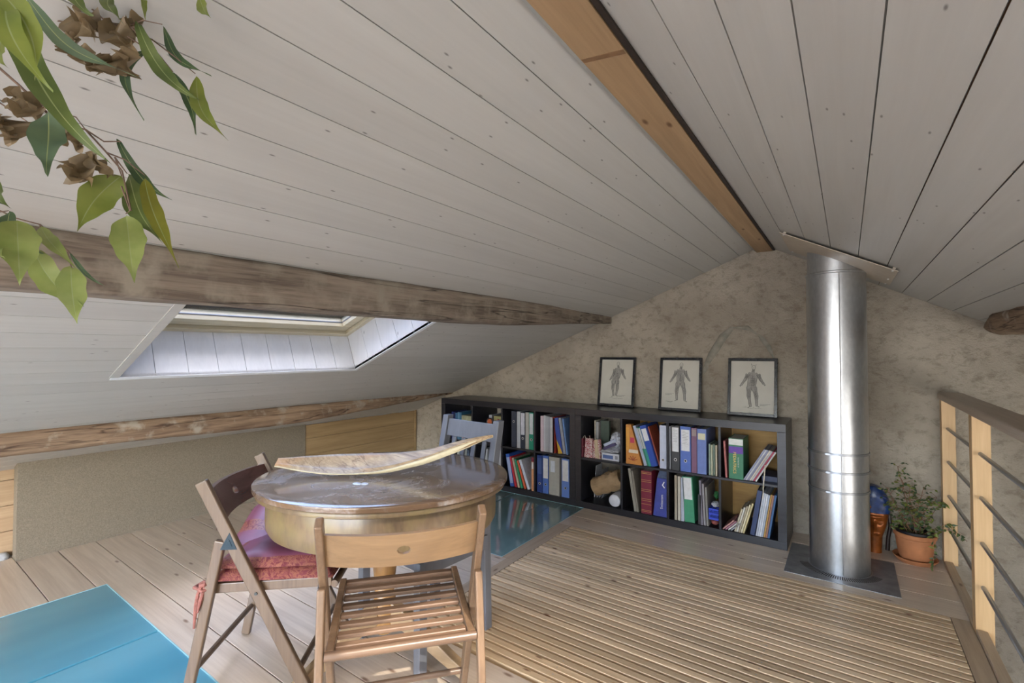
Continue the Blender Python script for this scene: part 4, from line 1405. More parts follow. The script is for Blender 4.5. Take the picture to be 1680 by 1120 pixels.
# bowl: a dried palm sheath lying on the table
def bowl():
    u0 = Vector((math.cos(rad(35)), math.sin(rad(35)), 0))
    v0 = Vector((-math.sin(rad(35)), math.cos(rad(35)), 0))
    c0 = Vector((-1.619, 1.159, 0))
    #      s      zb     zf     zr     dep
    K = [(-0.292, 0.792, 0.797, 0.818, 0.030), (-0.20, 0.770, 0.777, 0.818, 0.070), (-0.10, 0.7565, 0.764, 0.818, 0.105), (0.0, 0.7530, 0.762, 0.818, 0.12),
         (0.10, 0.755, 0.771, 0.820, 0.12), (0.17, 0.765, 0.785, 0.824, 0.11), (0.31, 0.804, 0.828, 0.846, 0.07), (0.45, 0.858, 0.880, 0.892, 0.03), (0.560, 0.908, 0.914, 0.917, 0.006), (0.576, 0.915, 0.917, 0.918, 0.002)]
    def at(s):
        for i in range(len(K)-1):
            if s <= K[i+1][0] or i == len(K)-2:
                f = (s-K[i][0])/(K[i+1][0]-K[i][0])
                f2 = f
                return [K[i][j]*(1-f2)+K[i+1][j]*f2 for j in range(1, 5)]
    mb = MB()
    S = [K[0][0]+(K[-1][0]-K[0][0])*i/46 for i in range(47)]
    # smooth the key rows
    rows = []
    for s in S:
        acc = [0, 0, 0, 0]
        for d in (-0.03, -0.015, 0, 0.015, 0.03):
            q = at(min(max(s+d, S[0]), S[-1]))
            acc = [a+b/5 for a, b in zip(acc, q)]
        rows.append(acc)
    nv = 14
    def pt(i, j):
        s = S[i]
        zb, zf, zr_, dep = rows[i]
        v = j/nv
        # from the front rim, under the belly, up to the back rim
        a = v
        y = dep*(a-0.12*math.sin(PI*a))-0.0*dep
        z_ = zf*(1-a)+zr_*a
        sag = math.sin(PI*min(1, a*1.15)**0.6) if a < 0.87 else math.sin(PI*min(1, a*1.15)**0.6)
        low = (zb-min(zf, zf))
        z_ = z_-(zf-zb)*1.15*max(0, math.sin(PI*min(1, a*2.4)))-0.022*dep/0.125*math.sin(PI*a)*(a > 0.2)*min(1, (a-0.2)*3)
        z_ = max(z_, zb)
        return c0+u0*s+v0*y+Vector((0, 0, z_))
    vs = [pt(i, j) for i in range(47) for j in range(nv+1)]
    fs = [(i*(nv+1)+j, (i+1)*(nv+1)+j, (i+1)*(nv+1)+j+1, i*(nv+1)+j+1) for i in range(46) for j in range(nv)]
    mb.add(vs, fs, 0, 0.3, True)
    B_IN = wood('palm_sheath_inside', (206, 176, 126), (128, 96, 60), 'x', 26, 0.25, 0.5, var=0.05, blotch=(7.0, 0.5, 0.7, (170, 128, 88)), cracks=(16.0, 0.6, (96, 70, 46)))
    B_RIM = wood('palm_sheath_rim', (214, 202, 166), (188, 174, 132), 'x', 40, 0.08, 0.5, var=0.03)
    o = mb.build('palm_sheath_bowl', [B_IN, B_RIM])
    sm = o.modifiers.new('thick', 'SOLIDIFY')
    sm.thickness = 0.005
    sm.offset = 1.0
    sm.material_offset = 1
    sm.material_offset_rim = 1
    return o
o = bowl()
tag(o, 'long boat-shaped natural palm sheath bowl lying on the round table', 'bowl')
o = MB().lathe([(0.0001, 0.0022), (0.017, 0.002), (0.020, 0.0004)], 20, 0, sy=0.7, M=Matrix.Translation((0, 0, 0))).lathe([(0.0001, 0.003), (0.015, 0.0028), (0.018, 0.0006)], 20, 0, sy=0.7, M=Matrix.Translation((0.028, 0.014, 0))).build('wax_spots', [cm((206, 214, 226), 0.3)])
o.location = (-1.520, 1.130, 0.7503)
tag(o, 'two pale dried wax spots on the tabletop before the bowl', 'wax spot')

# ------------------------------------------------------------------ folding chairs
def folding_chair(label, loc, rz, wd, wx, wz, wslat):
    W, H, a, b, c, hz, sr, sf, sz = 0.223, 0.792, 0.215, 0.176, 0.262, 0.585, 0.175, 0.228, 0.419
    t = thing('folding_chair', label, 'chair', loc, rz, 'wooden folding chairs at the round table')
    def post(z_):
        return b+(-a-b)*z_/H
    SX, SY = 0.022, 0.042
    for s_ in (-1, 1):
        mb = MB()
        d = Vector((0, -(a+b), H)).normalized()
        mb.bar((s_*W, post(0.008), 0.008), (s_*W, post(H), H), SX, SY, 0, 0.3)
        mb.build('long_leg', wd, t, bevel=0.005, seg=3)
        mb = MB()
        hy = post(hz)-0.034
        mb.bar((s_*W, -c, 0.006), (s_*W, hy, hz), SX, 0.036, 0, 0.7)
        mb.build('rear_leg', wd, t, bevel=0.005, seg=3)
        mb = MB()
        o_ = s_*(W+SX/2+0.0012)
        i_ = s_*(W+SX/2-0.0005)
        x0, x1 = min(o_, i_), max(o_, i_)
        poly = [(hy+0.002, hz-0.030), (hy+0.060, hz-0.030), (hy+0.034, hz+0.030)]
        vs = [(x0, y, z_) for y, z_ in poly]+[(x1, y, z_) for y, z_ in poly]
        mb.add(vs, [(0, 1, 2), (5, 4, 3), (0, 3, 4, 1), (1, 4, 5, 2), (2, 5, 3, 0)])
        vs = [(x+s_*0.0016, hy+0.032+(y-hy-0.032)*0.45, hz-0.010+(z_-hz+0.010)*0.45) for x, y, z_ in vs]
        mb.add(vs, [(0, 1, 2), (5, 4, 3), (0, 3, 4, 1), (1, 4, 5, 2), (2, 5, 3, 0)])
        mb.build('hinge_bracket', plain('blued_steel', (22, 44, 56), 0.4, metal=0.3), t, bevel=0.003)
        mb = MB()
        # side rail of the seat
        xr = s_*(W-SX/2-0.014)
        mb.bar((xr, -sr-0.004, sz-0.010), (xr, sf+0.002, sz+0.002), 0.022, 0.034, 0, 0.5)
        mb.build('seat_rail', wd, t, bevel=0.003)
        mb = MB()
        mb.tube([(s_*(W+SX/2-0.001), post(sz-0.02)+0.0, sz-0.02), (s_*(W+SX/2+0.003), post(sz-0.02), sz-0.02)], 0.0055, 12, 0)
        mb.build('bolt', plain('dull_bolt', (70, 74, 76), 0.5, metal=0.6), t)
    # curved back rest with a grip hole
    mb = MB()
    zb0, zb1 = 0.645, 0.752
    nu, nv = 40, 10
    th = 0.016
    def P(u, v, k):
        x = (-1+2*u)*(W-SX/2+0.002)
        z_ = zb0+(zb1-zb0)*v
        y = post(z_)-0.046*(1-(2*u-1)**2)+k*th/2
        return (x, y, z_-0.008*(1-(2*u-1)**2)*0)
    vs, fs = [], []
    for k in (-1, 1):
        for j in range(nv+1):
            for i in range(nu+1):
                vs.append(P(i/nu, j/nv, k))
    N = (nu+1)*(nv+1)
    def id_(i, j, k):
        return k*N+j*(nu+1)+i
    hole = set()
    for j in range(nv):
        for i in range(nu):
            uu, vv = (i+0.5)/nu, (j+0.5)/nv
            if ((uu-0.5)*2*W/0.019)**2+((vv-0.5)*(zb1-zb0)/0.0145)**2 < 1:
                hole.add((i, j))
    # round the hole: move its border vertices on to the ellipse
    bc = {}
    for (i, j) in hole:
        for di, dj in ((0, 0), (1, 0), (1, 1), (0, 1)):
            bc.setdefault((i+di, j+dj), 0)
            bc[(i+di, j+dj)] += 1
    for (i, j), cnt in bc.items():
        if cnt < 4:
            du, dv = (i/nu-0.5)*2*W, (j/nv-0.5)*(zb1-zb0)
            l_ = math.hypot(du/0.0195, dv/0.015) or 1
            u2, v2 = 0.5+du/l_/(2*W), 0.5+dv/l_/(zb1-zb0)
            for k, kk in ((0, -1), (1, 1)):
                vs[id_(i, j, k)] = P(u2, v2, kk)
    for j in range(nv):
        for i in range(nu):
            if (i, j) in hole:
                for (a_, b_, ni, nj) in (((i, j), (i+1, j), i, j-1), ((i+1, j), (i+1, j+1), i+1, j), ((i+1, j+1), (i, j+1), i, j+1), ((i, j+1), (i, j), i-1, j)):
                    if (ni, nj) not in hole:
                        fs.append((id_(a_[0], a_[1], 0), id_(b_[0], b_[1], 0), id_(b_[0], b_[1], 1), id_(a_[0], a_[1], 1)))
                continue
            fs.append((id_(i, j, 0), id_(i+1, j, 0), id_(i+1, j+1, 0), id_(i, j+1, 0)))
            fs.append((id_(i, j+1, 1), id_(i+1, j+1, 1), id_(i+1, j, 1), id_(i, j, 1)))
    for i in range(nu):
        fs.append((id_(i, 0, 0), id_(i, 0, 1), id_(i+1, 0, 1), id_(i+1, 0, 0)))
        fs.append((id_(i, nv, 0), id_(i+1, nv, 0), id_(i+1, nv, 1), id_(i, nv, 1)))
    mb.add(vs, fs, 0, 0.6, True)
    o_ = mb.build('backrest', wx, t)
    e = o_.modifiers.new('edge', 'EDGE_SPLIT'); e.split_angle = rad(40)
    # seat slats
    n = 8
    for k in range(n):
        y = -sr+0.030+(sf+sr-0.045)*k/(n-1)
        z_ = sz+0.012*(y+sr)/(sf+sr)
        xw = W-SX/2-0.026
        mb = MB()
        mb.box(-xw, xw, y-0.0125, y+0.0125, z_-0.012, z_+0.001, 0, random.random())
        mb.build('seat_slat', wslat, t, bevel=0.004, seg=3)
    MB().tube([(-W+SX/2+0.002, -sr-0.012, sz-0.004), (W-SX/2-0.002, -sr-0.012, sz-0.004)], 0.013, 16).build('seat_dowel', wslat, t)
    MB().tube([(-W+0.016, sf+0.012, sz-0.008), (W-0.016, sf+0.012, sz-0.008)], 0.013, 16).build('seat_dowel', wslat, t)
    # lower rails
    zz = 0.115
    MB().tube([(-W+0.008, post(zz), zz), (W-0.008, post(zz), zz)], 0.0105, 14).build('stretcher', wslat, t)
    hy = post(hz)-0.034
    yy = -c+(hy+c)*0.13/hz
    MB().tube([(-W+0.008, yy, 0.13), (W-0.008, yy, 0.13)], 0.0105, 14).build('stretcher', wslat, t)
    return t

CH_Z = wood('chair_post_wood', (134, 104, 76), (100, 74, 52), 'z', 34, 0.06, 0.35, var=0.08, coat=0.25, bump=0.06)
CH_X = wood('chair_slat_wood', (134, 104, 80), (98, 72, 54), 'x', 34, 0.06, 0.38, var=0.12, coat=0.2, bump=0.06)
CH_B = wood('chair_back_wood', (152, 118, 80), (122, 92, 60), 'x', 20, 0.08, 0.3, var=0.05, coat=0.35, bump=0.04)
CH_Z2 = wood('dark_chair_post_wood', (118, 94, 70), (88, 66, 48), 'z', 34, 0.06, 0.35, var=0.08, coat=0.25, bump=0.06)
CH_B2 = wood('mahogany_back_wood', (104, 64, 52), (72, 40, 32), 'x', 20, 0.08, 0.25, var=0.05, coat=0.5, bump=0.04)
folding_chair('brown slatted folding chair with a bare seat, its back to the viewer', (-1.183, 1.053, 0), 0.868, CH_Z, CH_B, CH_Z, CH_X)
fc2 = folding_chair('brown folding chair with a dark red backrest, carrying the pink cushion', (-1.842, 1.045, 0), -0.876, CH_Z2, CH_B2, CH_Z2, CH_Z2)

# cushion on that chair
def cushion_mats():
    k = NT('mauve_satin')
    nz = k.noise(k.coord(), 6, 3)
    k.base(k.ramp(nz, [(0.3, lin((112, 62, 84))), (0.7, lin((138, 82, 106)))]))
    k.rough(0.38)
    a = k.m
    k = NT('red_gold_brocade')
    v = k.noise(k.coord(), 26, 3, 0.6, 3.0)
    k.base(k.ramp(v, [(0.40, lin((104, 42, 54))), (0.50, lin((146, 96, 78))), (0.60, lin((116, 56, 66)))]))
    k.rough(0.4)
    b = k.m
    return a, b
MAUVE, BROC = cushion_mats()
t = thing('seat_cushion', 'mauve and red satin seat cushion with gold brocade borders', 'cushion', (-1.842, 1.045, 0.4345), -0.876)
def pad(mb, x0, x1, y0, y1, z0, z1, m0, m1, seed, puff=0.012, edge=0.2):
    n = 26
    def ff(top):
        def f(u, v):
            x = x0+(x1-x0)*u
            y = y0+(y1-y0)*v
            e = min(u, 1-u, v, 1-v)
            k = min(1.0, e/0.12)**0.5
            nn = mnoise.noise(Vector((x*9+seed, y*9, 0)))*0.008+mnoise.noise(Vector((x*22+seed, y*22, 0)))*0.003
            bulge = 0.010*mnoise.noise(Vector((x*5+seed, y*5, 3)))
            return (x+bulge*(1-k), y+bulge*(1-k), z0+0.004+((z1-z0-0.004)*k+nn*k+puff*k*(1-(2*u-1)**2)*(1-(2*v-1)**2) if top else -0.004*k**0.25))
        return f
    s0 = len(mb.f)
    mb.grid(ff(True), n, n, m0)
    for i in range(s0, len(mb.f)):
        c = sum((mb.v[q] for q in mb.f[i]), Vector())/4
        u, v = (c.x-x0)/(x1-x0), (c.y-y0)/(y1-y0)
        if v > 0.80 or u < 0.09 or (0.08 < v < 0.16) or u > 0.94:
            mb.m[i] = m1
    s0 = len(mb.f)
    mb.grid(ff(False), n, n, m1)
    for i in range(s0, len(mb.f)):
        mb.f[i] = mb.f[i][::-1]
mb = MB()
pad(mb, -0.214, 0.220, -0.19, 0.238, 0.001, 0.036, 1, 1, 2.0, 0.004)
mb.build('lower_layer', [MAUVE, BROC], t)
mb = MB()
pad(mb, -0.200, 0.200, -0.195, 0.225, 0.036, 0.070, 0, 1, 9.0, 0.014)
mb.build('upper_layer', [MAUVE, BROC], t)
mb = MB()     # folded-over far corner
def fold(u, v):
    x = -0.215+0.30*u
    y = -0.20+0.34*v
    z_ = 0.080+0.085*math.exp(-((u-0.12)**2*5+(v-0.15)**2*9))+0.010*mnoise.noise(Vector((u*4, v*4, 2)))
    return (x, y, z_-0.014*max(0, (u-0.6)/0.4)-0.012*max(0, (v-0.7)/0.3))
mb.grid(fold, 18, 18, 0)
for i in range(len(mb.f)):
    if i % 18 in (9, 10, 11):
        mb.m[i] = 1
o_ = mb.build('folded_corner', [MAUVE, BROC], t)
s_ = o_.modifiers.new('thick', 'SOLIDIFY'); s_.thickness = 0.008
mb = MB()
cx_, cy_ = 0.218, -0.198
pts = []
for k in range(16):
    a = k/15*2*PI*1.6
    pts.append((cx_+0.018*math.cos(a)+0.004*math.sin(k*2), cy_-0.012+0.026*math.sin(a), 0.000+0.004*math.sin(k*1.7)-0.0015*k))
mb.tube(pts, 0.006, 8, 0)
mb.tube([(0.232, -0.205, 0.0), (0.236, -0.215, -0.03), (0.232, -0.222, -0.07), (0.240, -0.222, -0.11), (0.236, -0.226, -0.145)], [0.007, 0.006, 0.008, 0.005, 0.004], 8, 0)
mb.tube([(0.226, -0.195, 0.0), (0.238, -0.205, -0.05), (0.242, -0.212, -0.09)], [0.006, 0.007, 0.003], 8, 0)
mb.build('tie_cord', plain('coral_cord', (136, 86, 78), 0.7, var=0.12, scale=80, bump=0.3), t)

# ------------------------------------------------------------------ grey chair
G_Z = wood('grey_painted_wood', (112, 117, 128), (98, 102, 114), 'z', 30, 0.06, 0.38, var=0.04, bump=0.05)
t = thing('grey_chair', 'grey painted slat-back chair tucked under the far side of the table', 'chair', (-1.545, 1.515, 0), rad(-5.2)+PI)
hw, fy, by = 0.196, 0.186, -0.205
for s_ in (-1, 1):
    MB().bar((s_*hw, fy, 0.0), (s_*hw, fy, 0.432), 0.038, 0.038, 0, 0.3).build('leg', G_Z, t, bevel=0.003)
    mb = MB()
    vs, fs = [], []
    for y, z_ in ((by, 0.0), (by+0.01, 0.45), (by-0.085, 0.925)):
        for dx, dy in ((-1, -1), (1, -1), (1, 1), (-1, 1)):
            vs.append((s_*(hw-0.02)+dx*0.018, y+dy*0.020, z_))
    for i in range(2):
        for j in range(4):
            fs.append((i*4+j, i*4+(j+1) % 4, (i+1)*4+(j+1) % 4, (i+1)*4+j))
    fs += [(3, 2, 1, 0), (8, 9, 10, 11)]
    mb.add(vs, fs, 0, 0.4)
    mb.build('back_post', G_Z, t, bevel=0.003)
    MB().bar((s_*hw, by+0.02, 0.400), (s_*hw, fy-0.02, 0.400), 0.020, 0.060, 0, 0.3, side=(1, 0, 0)).build('seat_rail', G_Z, t, bevel=0.002)
MB().bar((-hw+0.02, fy-0.012, 0.405), (hw-0.02, fy-0.012, 0.405), 0.050, 0.012, 0, 0.3, side=(0, 0, 1)).build('seat_rail', G_Z, t, bevel=0.002)
MB().bar((-hw+0.04, by, 0.400), (hw-0.04, by, 0.400), 0.050, 0.018, 0, 0.3, side=(0, 0, 1)).build('seat_rail', G_Z, t, bevel=0.002)
MB().box(-hw-0.012, hw+0.012, by+0.045, fy+0.002-0.030, 0.433, 0.450, 0, 0.5).build('seat', G_Z, t, bevel=0.004)
def bk(z_): return by+0.01-0.095*(z_-0.45)/0.475
MB().bar((-hw+0.038, bk(0.865), 0.865), (hw-0.038, bk(0.865), 0.865), 0.085, 0.020, 0, 0.5, side=(0, -0.2, 1)).build('top_rail', G_Z, t, bevel=0.003)
MB().bar((-hw+0.038, bk(0.52), 0.52), (hw-0.038, bk(0.52), 0.52), 0.045, 0.018, 0, 0.5, side=(0, -0.2, 1)).build('lower_rail', G_Z, t, bevel=0.003)
for k in range(4):
    x = -0.105+0.070*k
    MB().bar((x, bk(0.545), 0.545), (x, bk(0.822), 0.822), 0.026, 0.010, 0, random.random()).build('back_slat', G_Z, t, bevel=0.002)

# ------------------------------------------------------------------ planter
TERRA = plain('terracotta', (166, 108, 70), 0.75, var=0.08, scale=18, bump=0.15)
SOIL = plain('potting_soil', (72, 52, 40), 0.95, var=0.25, scale=70, bump=0.8)
STEM = plain('plant_bark', (124, 88, 66), 0.8, var=0.15, scale=60, bump=0.3)
def leafmat(name, c1, c2):
    k = NT(name)
    nz = k.noise(k.coord(), 22, 3, 0.6)
    k.base(k.ramp(nz, [(0.35, lin(c1)), (0.65, lin(c2))]))
    k.rough(0.42)
    tr = k.n('BsdfTranslucent')
    tr.inputs[0].default_value = lin(c2)
    mx = k.n('MixShader')
    mx.inputs[0].default_value = 0.28
    k.l(k.b.outputs[0], mx.inputs[1])
    k.l(tr.outputs[0], mx.inputs[2])
    k.l(mx.outputs[0], k.out.inputs[0])
    return k.m
LF = {'a': leafmat('leaf_dark', (50, 72, 46), (66, 90, 54)), 'b': leafmat('leaf_mid', (70, 88, 42), (92, 106, 52)), 'c': leafmat('leaf_yellow_green', (98, 114, 42), (122, 132, 58)),
      'd': leafmat('leaf_grey_green', (70, 92, 70), (86, 106, 78)), 'e': leafmat('leaf_pale', (108, 124, 58), (132, 142, 80)), 'f': leafmat('leaf_olive', (104, 106, 30), (120, 120, 36))}
DRY = leafmat('leaf_dried', (98, 84, 62), (138, 120, 92))

def leaf(mb, a, b, wd, bend=0.1, m=0, roll=None, view=None, wave=0.10, nu=12, curl=0.25, vein=None):
    a, b = Vector(a), Vector(b)
    ax = b-a
    L = ax.length
    d = ax.normalized()
    vw = Vector(view) if view is not None else Vector((0, 0, CAMH))-(a+b)/2
    side = d.cross(vw).normalized()
    if roll:
        side = (Matrix.Rotation(roll, 4, d) @ side)
    nrm = side.cross(d).normalized()
    vs, fs = [], []
    ph = (a.x*37+a.z*91) % 6.28
    for i in range(nu+1):
        t_ = i/nu
        sm = min(1.0, max(0.0, (t_-0.55)/0.45))
        w_ = wd/2*math.sin(PI*min(1.0, t_)**0.70)**0.85*(1-0.62*sm*sm*(3-2*sm))*1.04*(1+0.06*math.sin(t_*23+ph))
        w_ = max(w_, 0.0004)
        c = a+d*(L*t_)+side*(bend*L*math.sin(PI*t_))+nrm*(0.05*L*math.sin(PI*t_*1.3+ph))
        wv = wave*wd*math.sin(t_*11+ph)
        vw_ = min(0.06, 0.0007/w_)
        for s_ in (-1, -vw_, vw_, 1):
            vs.append(c+side*(w_*s_)+nrm*(curl*w_*abs(s_)+wv*s_*0.8))
    fv = []
    for i in range(nu):
        for j in range(3):
            (fv if j == 1 and vein is not None else fs).append((i*4+j, i*4+j+1, (i+1)*4+j+1, (i+1)*4+j))
    mb.add(vs, fs, m, None, True)
    if fv:
        o_ = len(mb.v)-len(vs)
        for f in fv:
            mb.f.append([q+o_ for q in f])
            mb.m.append(vein)
            mb.r.append(0.0)
            mb.s.append(True)

t = thing('potted_plant', 'small-leaved plant in a terracotta pot and saucer beside the railing', 'plant', (0.315, 3.722, 0))
MB().lathe([(0.0001, 0.0), (0.085, 0.0), (0.104, 0.022), (0.107, 0.030), (0.103, 0.031), (0.088, 0.012), (0.0001, 0.010)], 48, 0).build('saucer', TERRA, t)
MB().lathe([(0.0001, 0.0125), (0.068, 0.0125), (0.078, 0.03), (0.093, 0.13), (0.095, 0.145), (0.101, 0.150), (0.103, 0.170), (0.099, 0.174), (0.093, 0.170), (0.090, 0.14)], 48, 0).build('pot', TERRA, t)
MB().lathe([(0.0885, 0.14), (0.0905, 0.186), (0.088, 0.188), (0.084, 0.16)], 40, 0).build('inner_pot', plain('black_plastic', (26, 26, 32), 0.4), t)
MB().grid(lambda u, v: (0.085*v*math.cos(u*2*PI), 0.085*v*math.sin(u*2*PI), 0.160+0.006*mnoise.noise(Vector((v*6*math.cos(u*2*PI), v*6*math.sin(u*2*PI), 0)))), 32, 8).build('soil', SOIL, t)
rr_ = random.Random(5)
st, fo = MB(), MB()
def twig(p0, p1, r0, n=6, jit=0.010):
    pts = []
    for i in range(n+1):
        f = i/n
        q = Vector(p0).lerp(Vector(p1), f)
        q += Vector((rr_.uniform(-jit, jit), rr_.uniform(-jit, jit)*0.6, rr_.uniform(-jit, jit)*0.4))*math.sin(PI*f)
        pts.append(q)
    st.tube(pts, [r0*(1-0.6*i/n) for i in range(n+1)], 6, 0)
    return pts
tops = [(-0.075, -0.02, 0.555, 0.0030), (-0.13, -0.03, 0.42, 0.0022), (-0.10, -0.05, 0.34, 0.0022), (-0.02, 0.0, 0.44, 0.0026), (0.04, -0.01, 0.43, 0.0022), (0.10, -0.02, 0.40, 0.0022), (-0.06, -0.05, 0.48, 0.002), (0.015, -0.04, 0.36, 0.002)]
for (x, y, z_, r0) in tops:
    b0 = (rr_.uniform(-0.02, 0.02), rr_.uniform(-0.02, 0.02), 0.158)
    pts = twig(b0, (x, y, z_), r0*1.3, 8, 0.014)
    for i in range(2, len(pts)):
        for q in range(4):
            e = pts[i]+Vector((rr_.uniform(-0.05, 0.05), rr_.uniform(-0.03, 0.02), rr_.uniform(-0.02, 0.035)))
            e.y = min(e.y, 0.10)
            st.tube([pts[i], e], 0.0009, 4, 0, cap=False)
            for w2 in range(1 if q % 2 else 2):
                dn = Vector((rr_.uniform(-1, 1), rr_.uniform(-0.8, 0.3), rr_.uniform(-0.9, 0.3))).normalized()*rr_.uniform(0.016, 0.027)
                leaf(fo, e, e+dn, rr_.uniform(0.008, 0.013), 0.05, rr_.choice((0, 0, 1, 2)), rr_.uniform(-0.8, 0.8), view=(0.2, -1, 0.3), nu=5)
# hanging shoots towards the railing
for (pts0) in ([(0.02, -0.03, 0.16), (0.07, -0.07, 0.22), (0.11, -0.07, 0.25), (0.15, -0.05, 0.27), (0.18, -0.04, 0.22)],
               [(0.03, -0.03, 0.16), (0.08, -0.07, 0.20), (0.13, -0.07, 0.235), (0.19, -0.06, 0.22), (0.22, -0.06, 0.185)],
               [(0.03, -0.05, 0.17), (0.07, -0.10, 0.19), (0.075, -0.115, 0.13), (0.07, -0.12, 0.06), (0.06, -0.125, 0.015)],
               [(-0.03, -0.05, 0.17), (-0.075, -0.09, 0.26), (-0.10, -0.08, 0.24), (-0.115, -0.07, 0.19)],
               [(0.03, 0.0, 0.17), (0.10, 0.01, 0.33), (0.13, -0.02, 0.38), (0.15, -0.03, 0.36)]):
    P_s = [Vector(q) for q in pts0]
    st.tube(P_s, 0.0014, 5, 0, cap=False)
    for i in range(len(P_s)-1):
        for q in range(5):
            e = P_s[i].lerp(P_s[i+1], q/5)
            dn = Vector((rr_.uniform(-1, 1), rr_.uniform(-1, 0.2), rr_.uniform(-1, 0.3))).normalized()*rr_.uniform(0.018, 0.032)
            leaf(fo, e, e+dn, rr_.uniform(0.009, 0.014), 0.05, rr_.choice((0, 1, 1, 2)), rr_.uniform(-0.6, 0.6), view=(0.2, -1, 0.3), nu=5)
for k in range(26):
    a, r_ = rr_.uniform(0, 6.28), rr_.uniform(0.02, 0.08)
    e = Vector((r_*math.cos(a), r_*math.sin(a), 0.175+rr_.uniform(0, 0.03)))
    dn = Vector((math.cos(a), math.sin(a), 0.1)).normalized()*0.024
    leaf(fo, e, e+dn, 0.013, 0.05, rr_.choice((0, 1, 2)), 0.3, view=(0.2, -1, 0.6), nu=5)
st.build('stems', STEM, t)
fo.build('foliage', [LF['a'], LF['b'], LF['c']], t)

# ------------------------------------------------------------------ carved mask
COP = plain('copper_lacquer', (140, 78, 34), 0.28, metal=0.45, var=0.25, scale=16, bump=0.1)
NAVY = plain('navy_lacquer', (24, 52, 104), 0.3, var=0.35, scale=22, bump=0.15)
t = thing('carved_mask', 'carved standing mask with a copper face and blue headdress behind the pipe', 'mask', (0.122, 3.775, 0))
def mw(z_):
    if z_ < 0.02: return 0.040
    if z_ < 0.10: return 0.040+0.004*(z_-0.02)/0.08
    if z_ < 0.16: return 0.044+0.018*(z_-0.10)/0.06
    if z_ < 0.25: return 0.062+0.016*(z_-0.16)/0.09
    return 0.081*math.sqrt(max(0.0, 1-((z_-0.28)/0.132)**2)) if z_ > 0.28 else 0.078+0.003*(z_-0.25)/0.03
def mask_pt(z_, v):
    a = PI*v
    w_ = mw(z_)
    x = -w_*math.cos(a)
    dep = 0.030+0.028*min(1, w_/0.07)
    y = -dep*math.sin(a)**0.7
    if 0.11 < z_ < 0.26:
        fx = x
        y -= 0.016*math.exp(-(fx/0.008)**2)*max(0, 1-abs(z_-0.165)/0.055)       # nose
        for sx in (-1, 1):
            y += 0.012*math.exp(-(((fx-sx*0.030)/0.014)**2+((z_-0.195)/0.014)**2))   # eye hollow
            y -= 0.006*math.exp(-(((fx-sx*0.030)/0.012)**2+((z_-0.194)/0.004)**2))
        y -= 0.010*math.exp(-((z_-0.226)/0.008)**2)*math.exp(-(fx/0.05)**2)      # brow
        y -= 0.010*math.exp(-((z_-0.118)/0.006)**2)*math.exp(-(fx/0.022)**2)     # lips
    return Vector((x, y, z_))
for nm, z0, z1, mat in (('neck', 0.0, 0.105, COP), ('face', 0.105, 0.250, COP), ('headdress', 0.250, 0.4115, NAVY)):
    mb = MB()
    n1 = 40
    vs, fs = [], []
    nv = 36
    for i in range(n1+1):
        z_ = z0+(z1-z0)*i/n1
        for j in range(nv+1):
            p = mask_pt(z_, j/nv)
            if nm == 'headdress':
                p.y -= 0.008
                p.x *= 1.03
            vs.append(p)
        vs.append(Vector((mask_pt(z_, 1).x*0.98, 0.012, z_)))
        vs.append(Vector((mask_pt(z_, 0).x*0.98, 0.012, z_)))
    m_ = nv+3
    for i in range(n1):
        for j in range(m_):
            j2 = (j+1) % m_
            fs.append((i*m_+j, i*m_+j2, (i+1)*m_+j2, (i+1)*m_+j))
    mb.add(vs, fs, 0, None, True)
    mb.add(vs[:m_], [tuple(range(m_-1, -1, -1))])
    mb.add(vs[-m_:], [tuple(range(m_))])
    mb.build(nm, mat, t)
MB().lathe([(0.0001, 0.006), (0.010, 0.005), (0.014, 0.0)], 20, 0, M=Matrix.Translation((-0.026, -0.066, 0.285)) @ Matrix.Rotation(PI/2, 4, 'X')).build('forehead_boss', COP, t)
for sx in (-1, 1):
    MB().tube([(sx*0.078, -0.006, 0.24), (sx*0.082, -0.010, 0.17), (sx*0.070, -0.010, 0.10), (sx*0.066, -0.008, 0.02)], [0.008, 0.010, 0.010, 0.012], 10).build('side_lappet', plain('dark_lacquer', (40, 28, 26), 0.4, var=0.1), t)

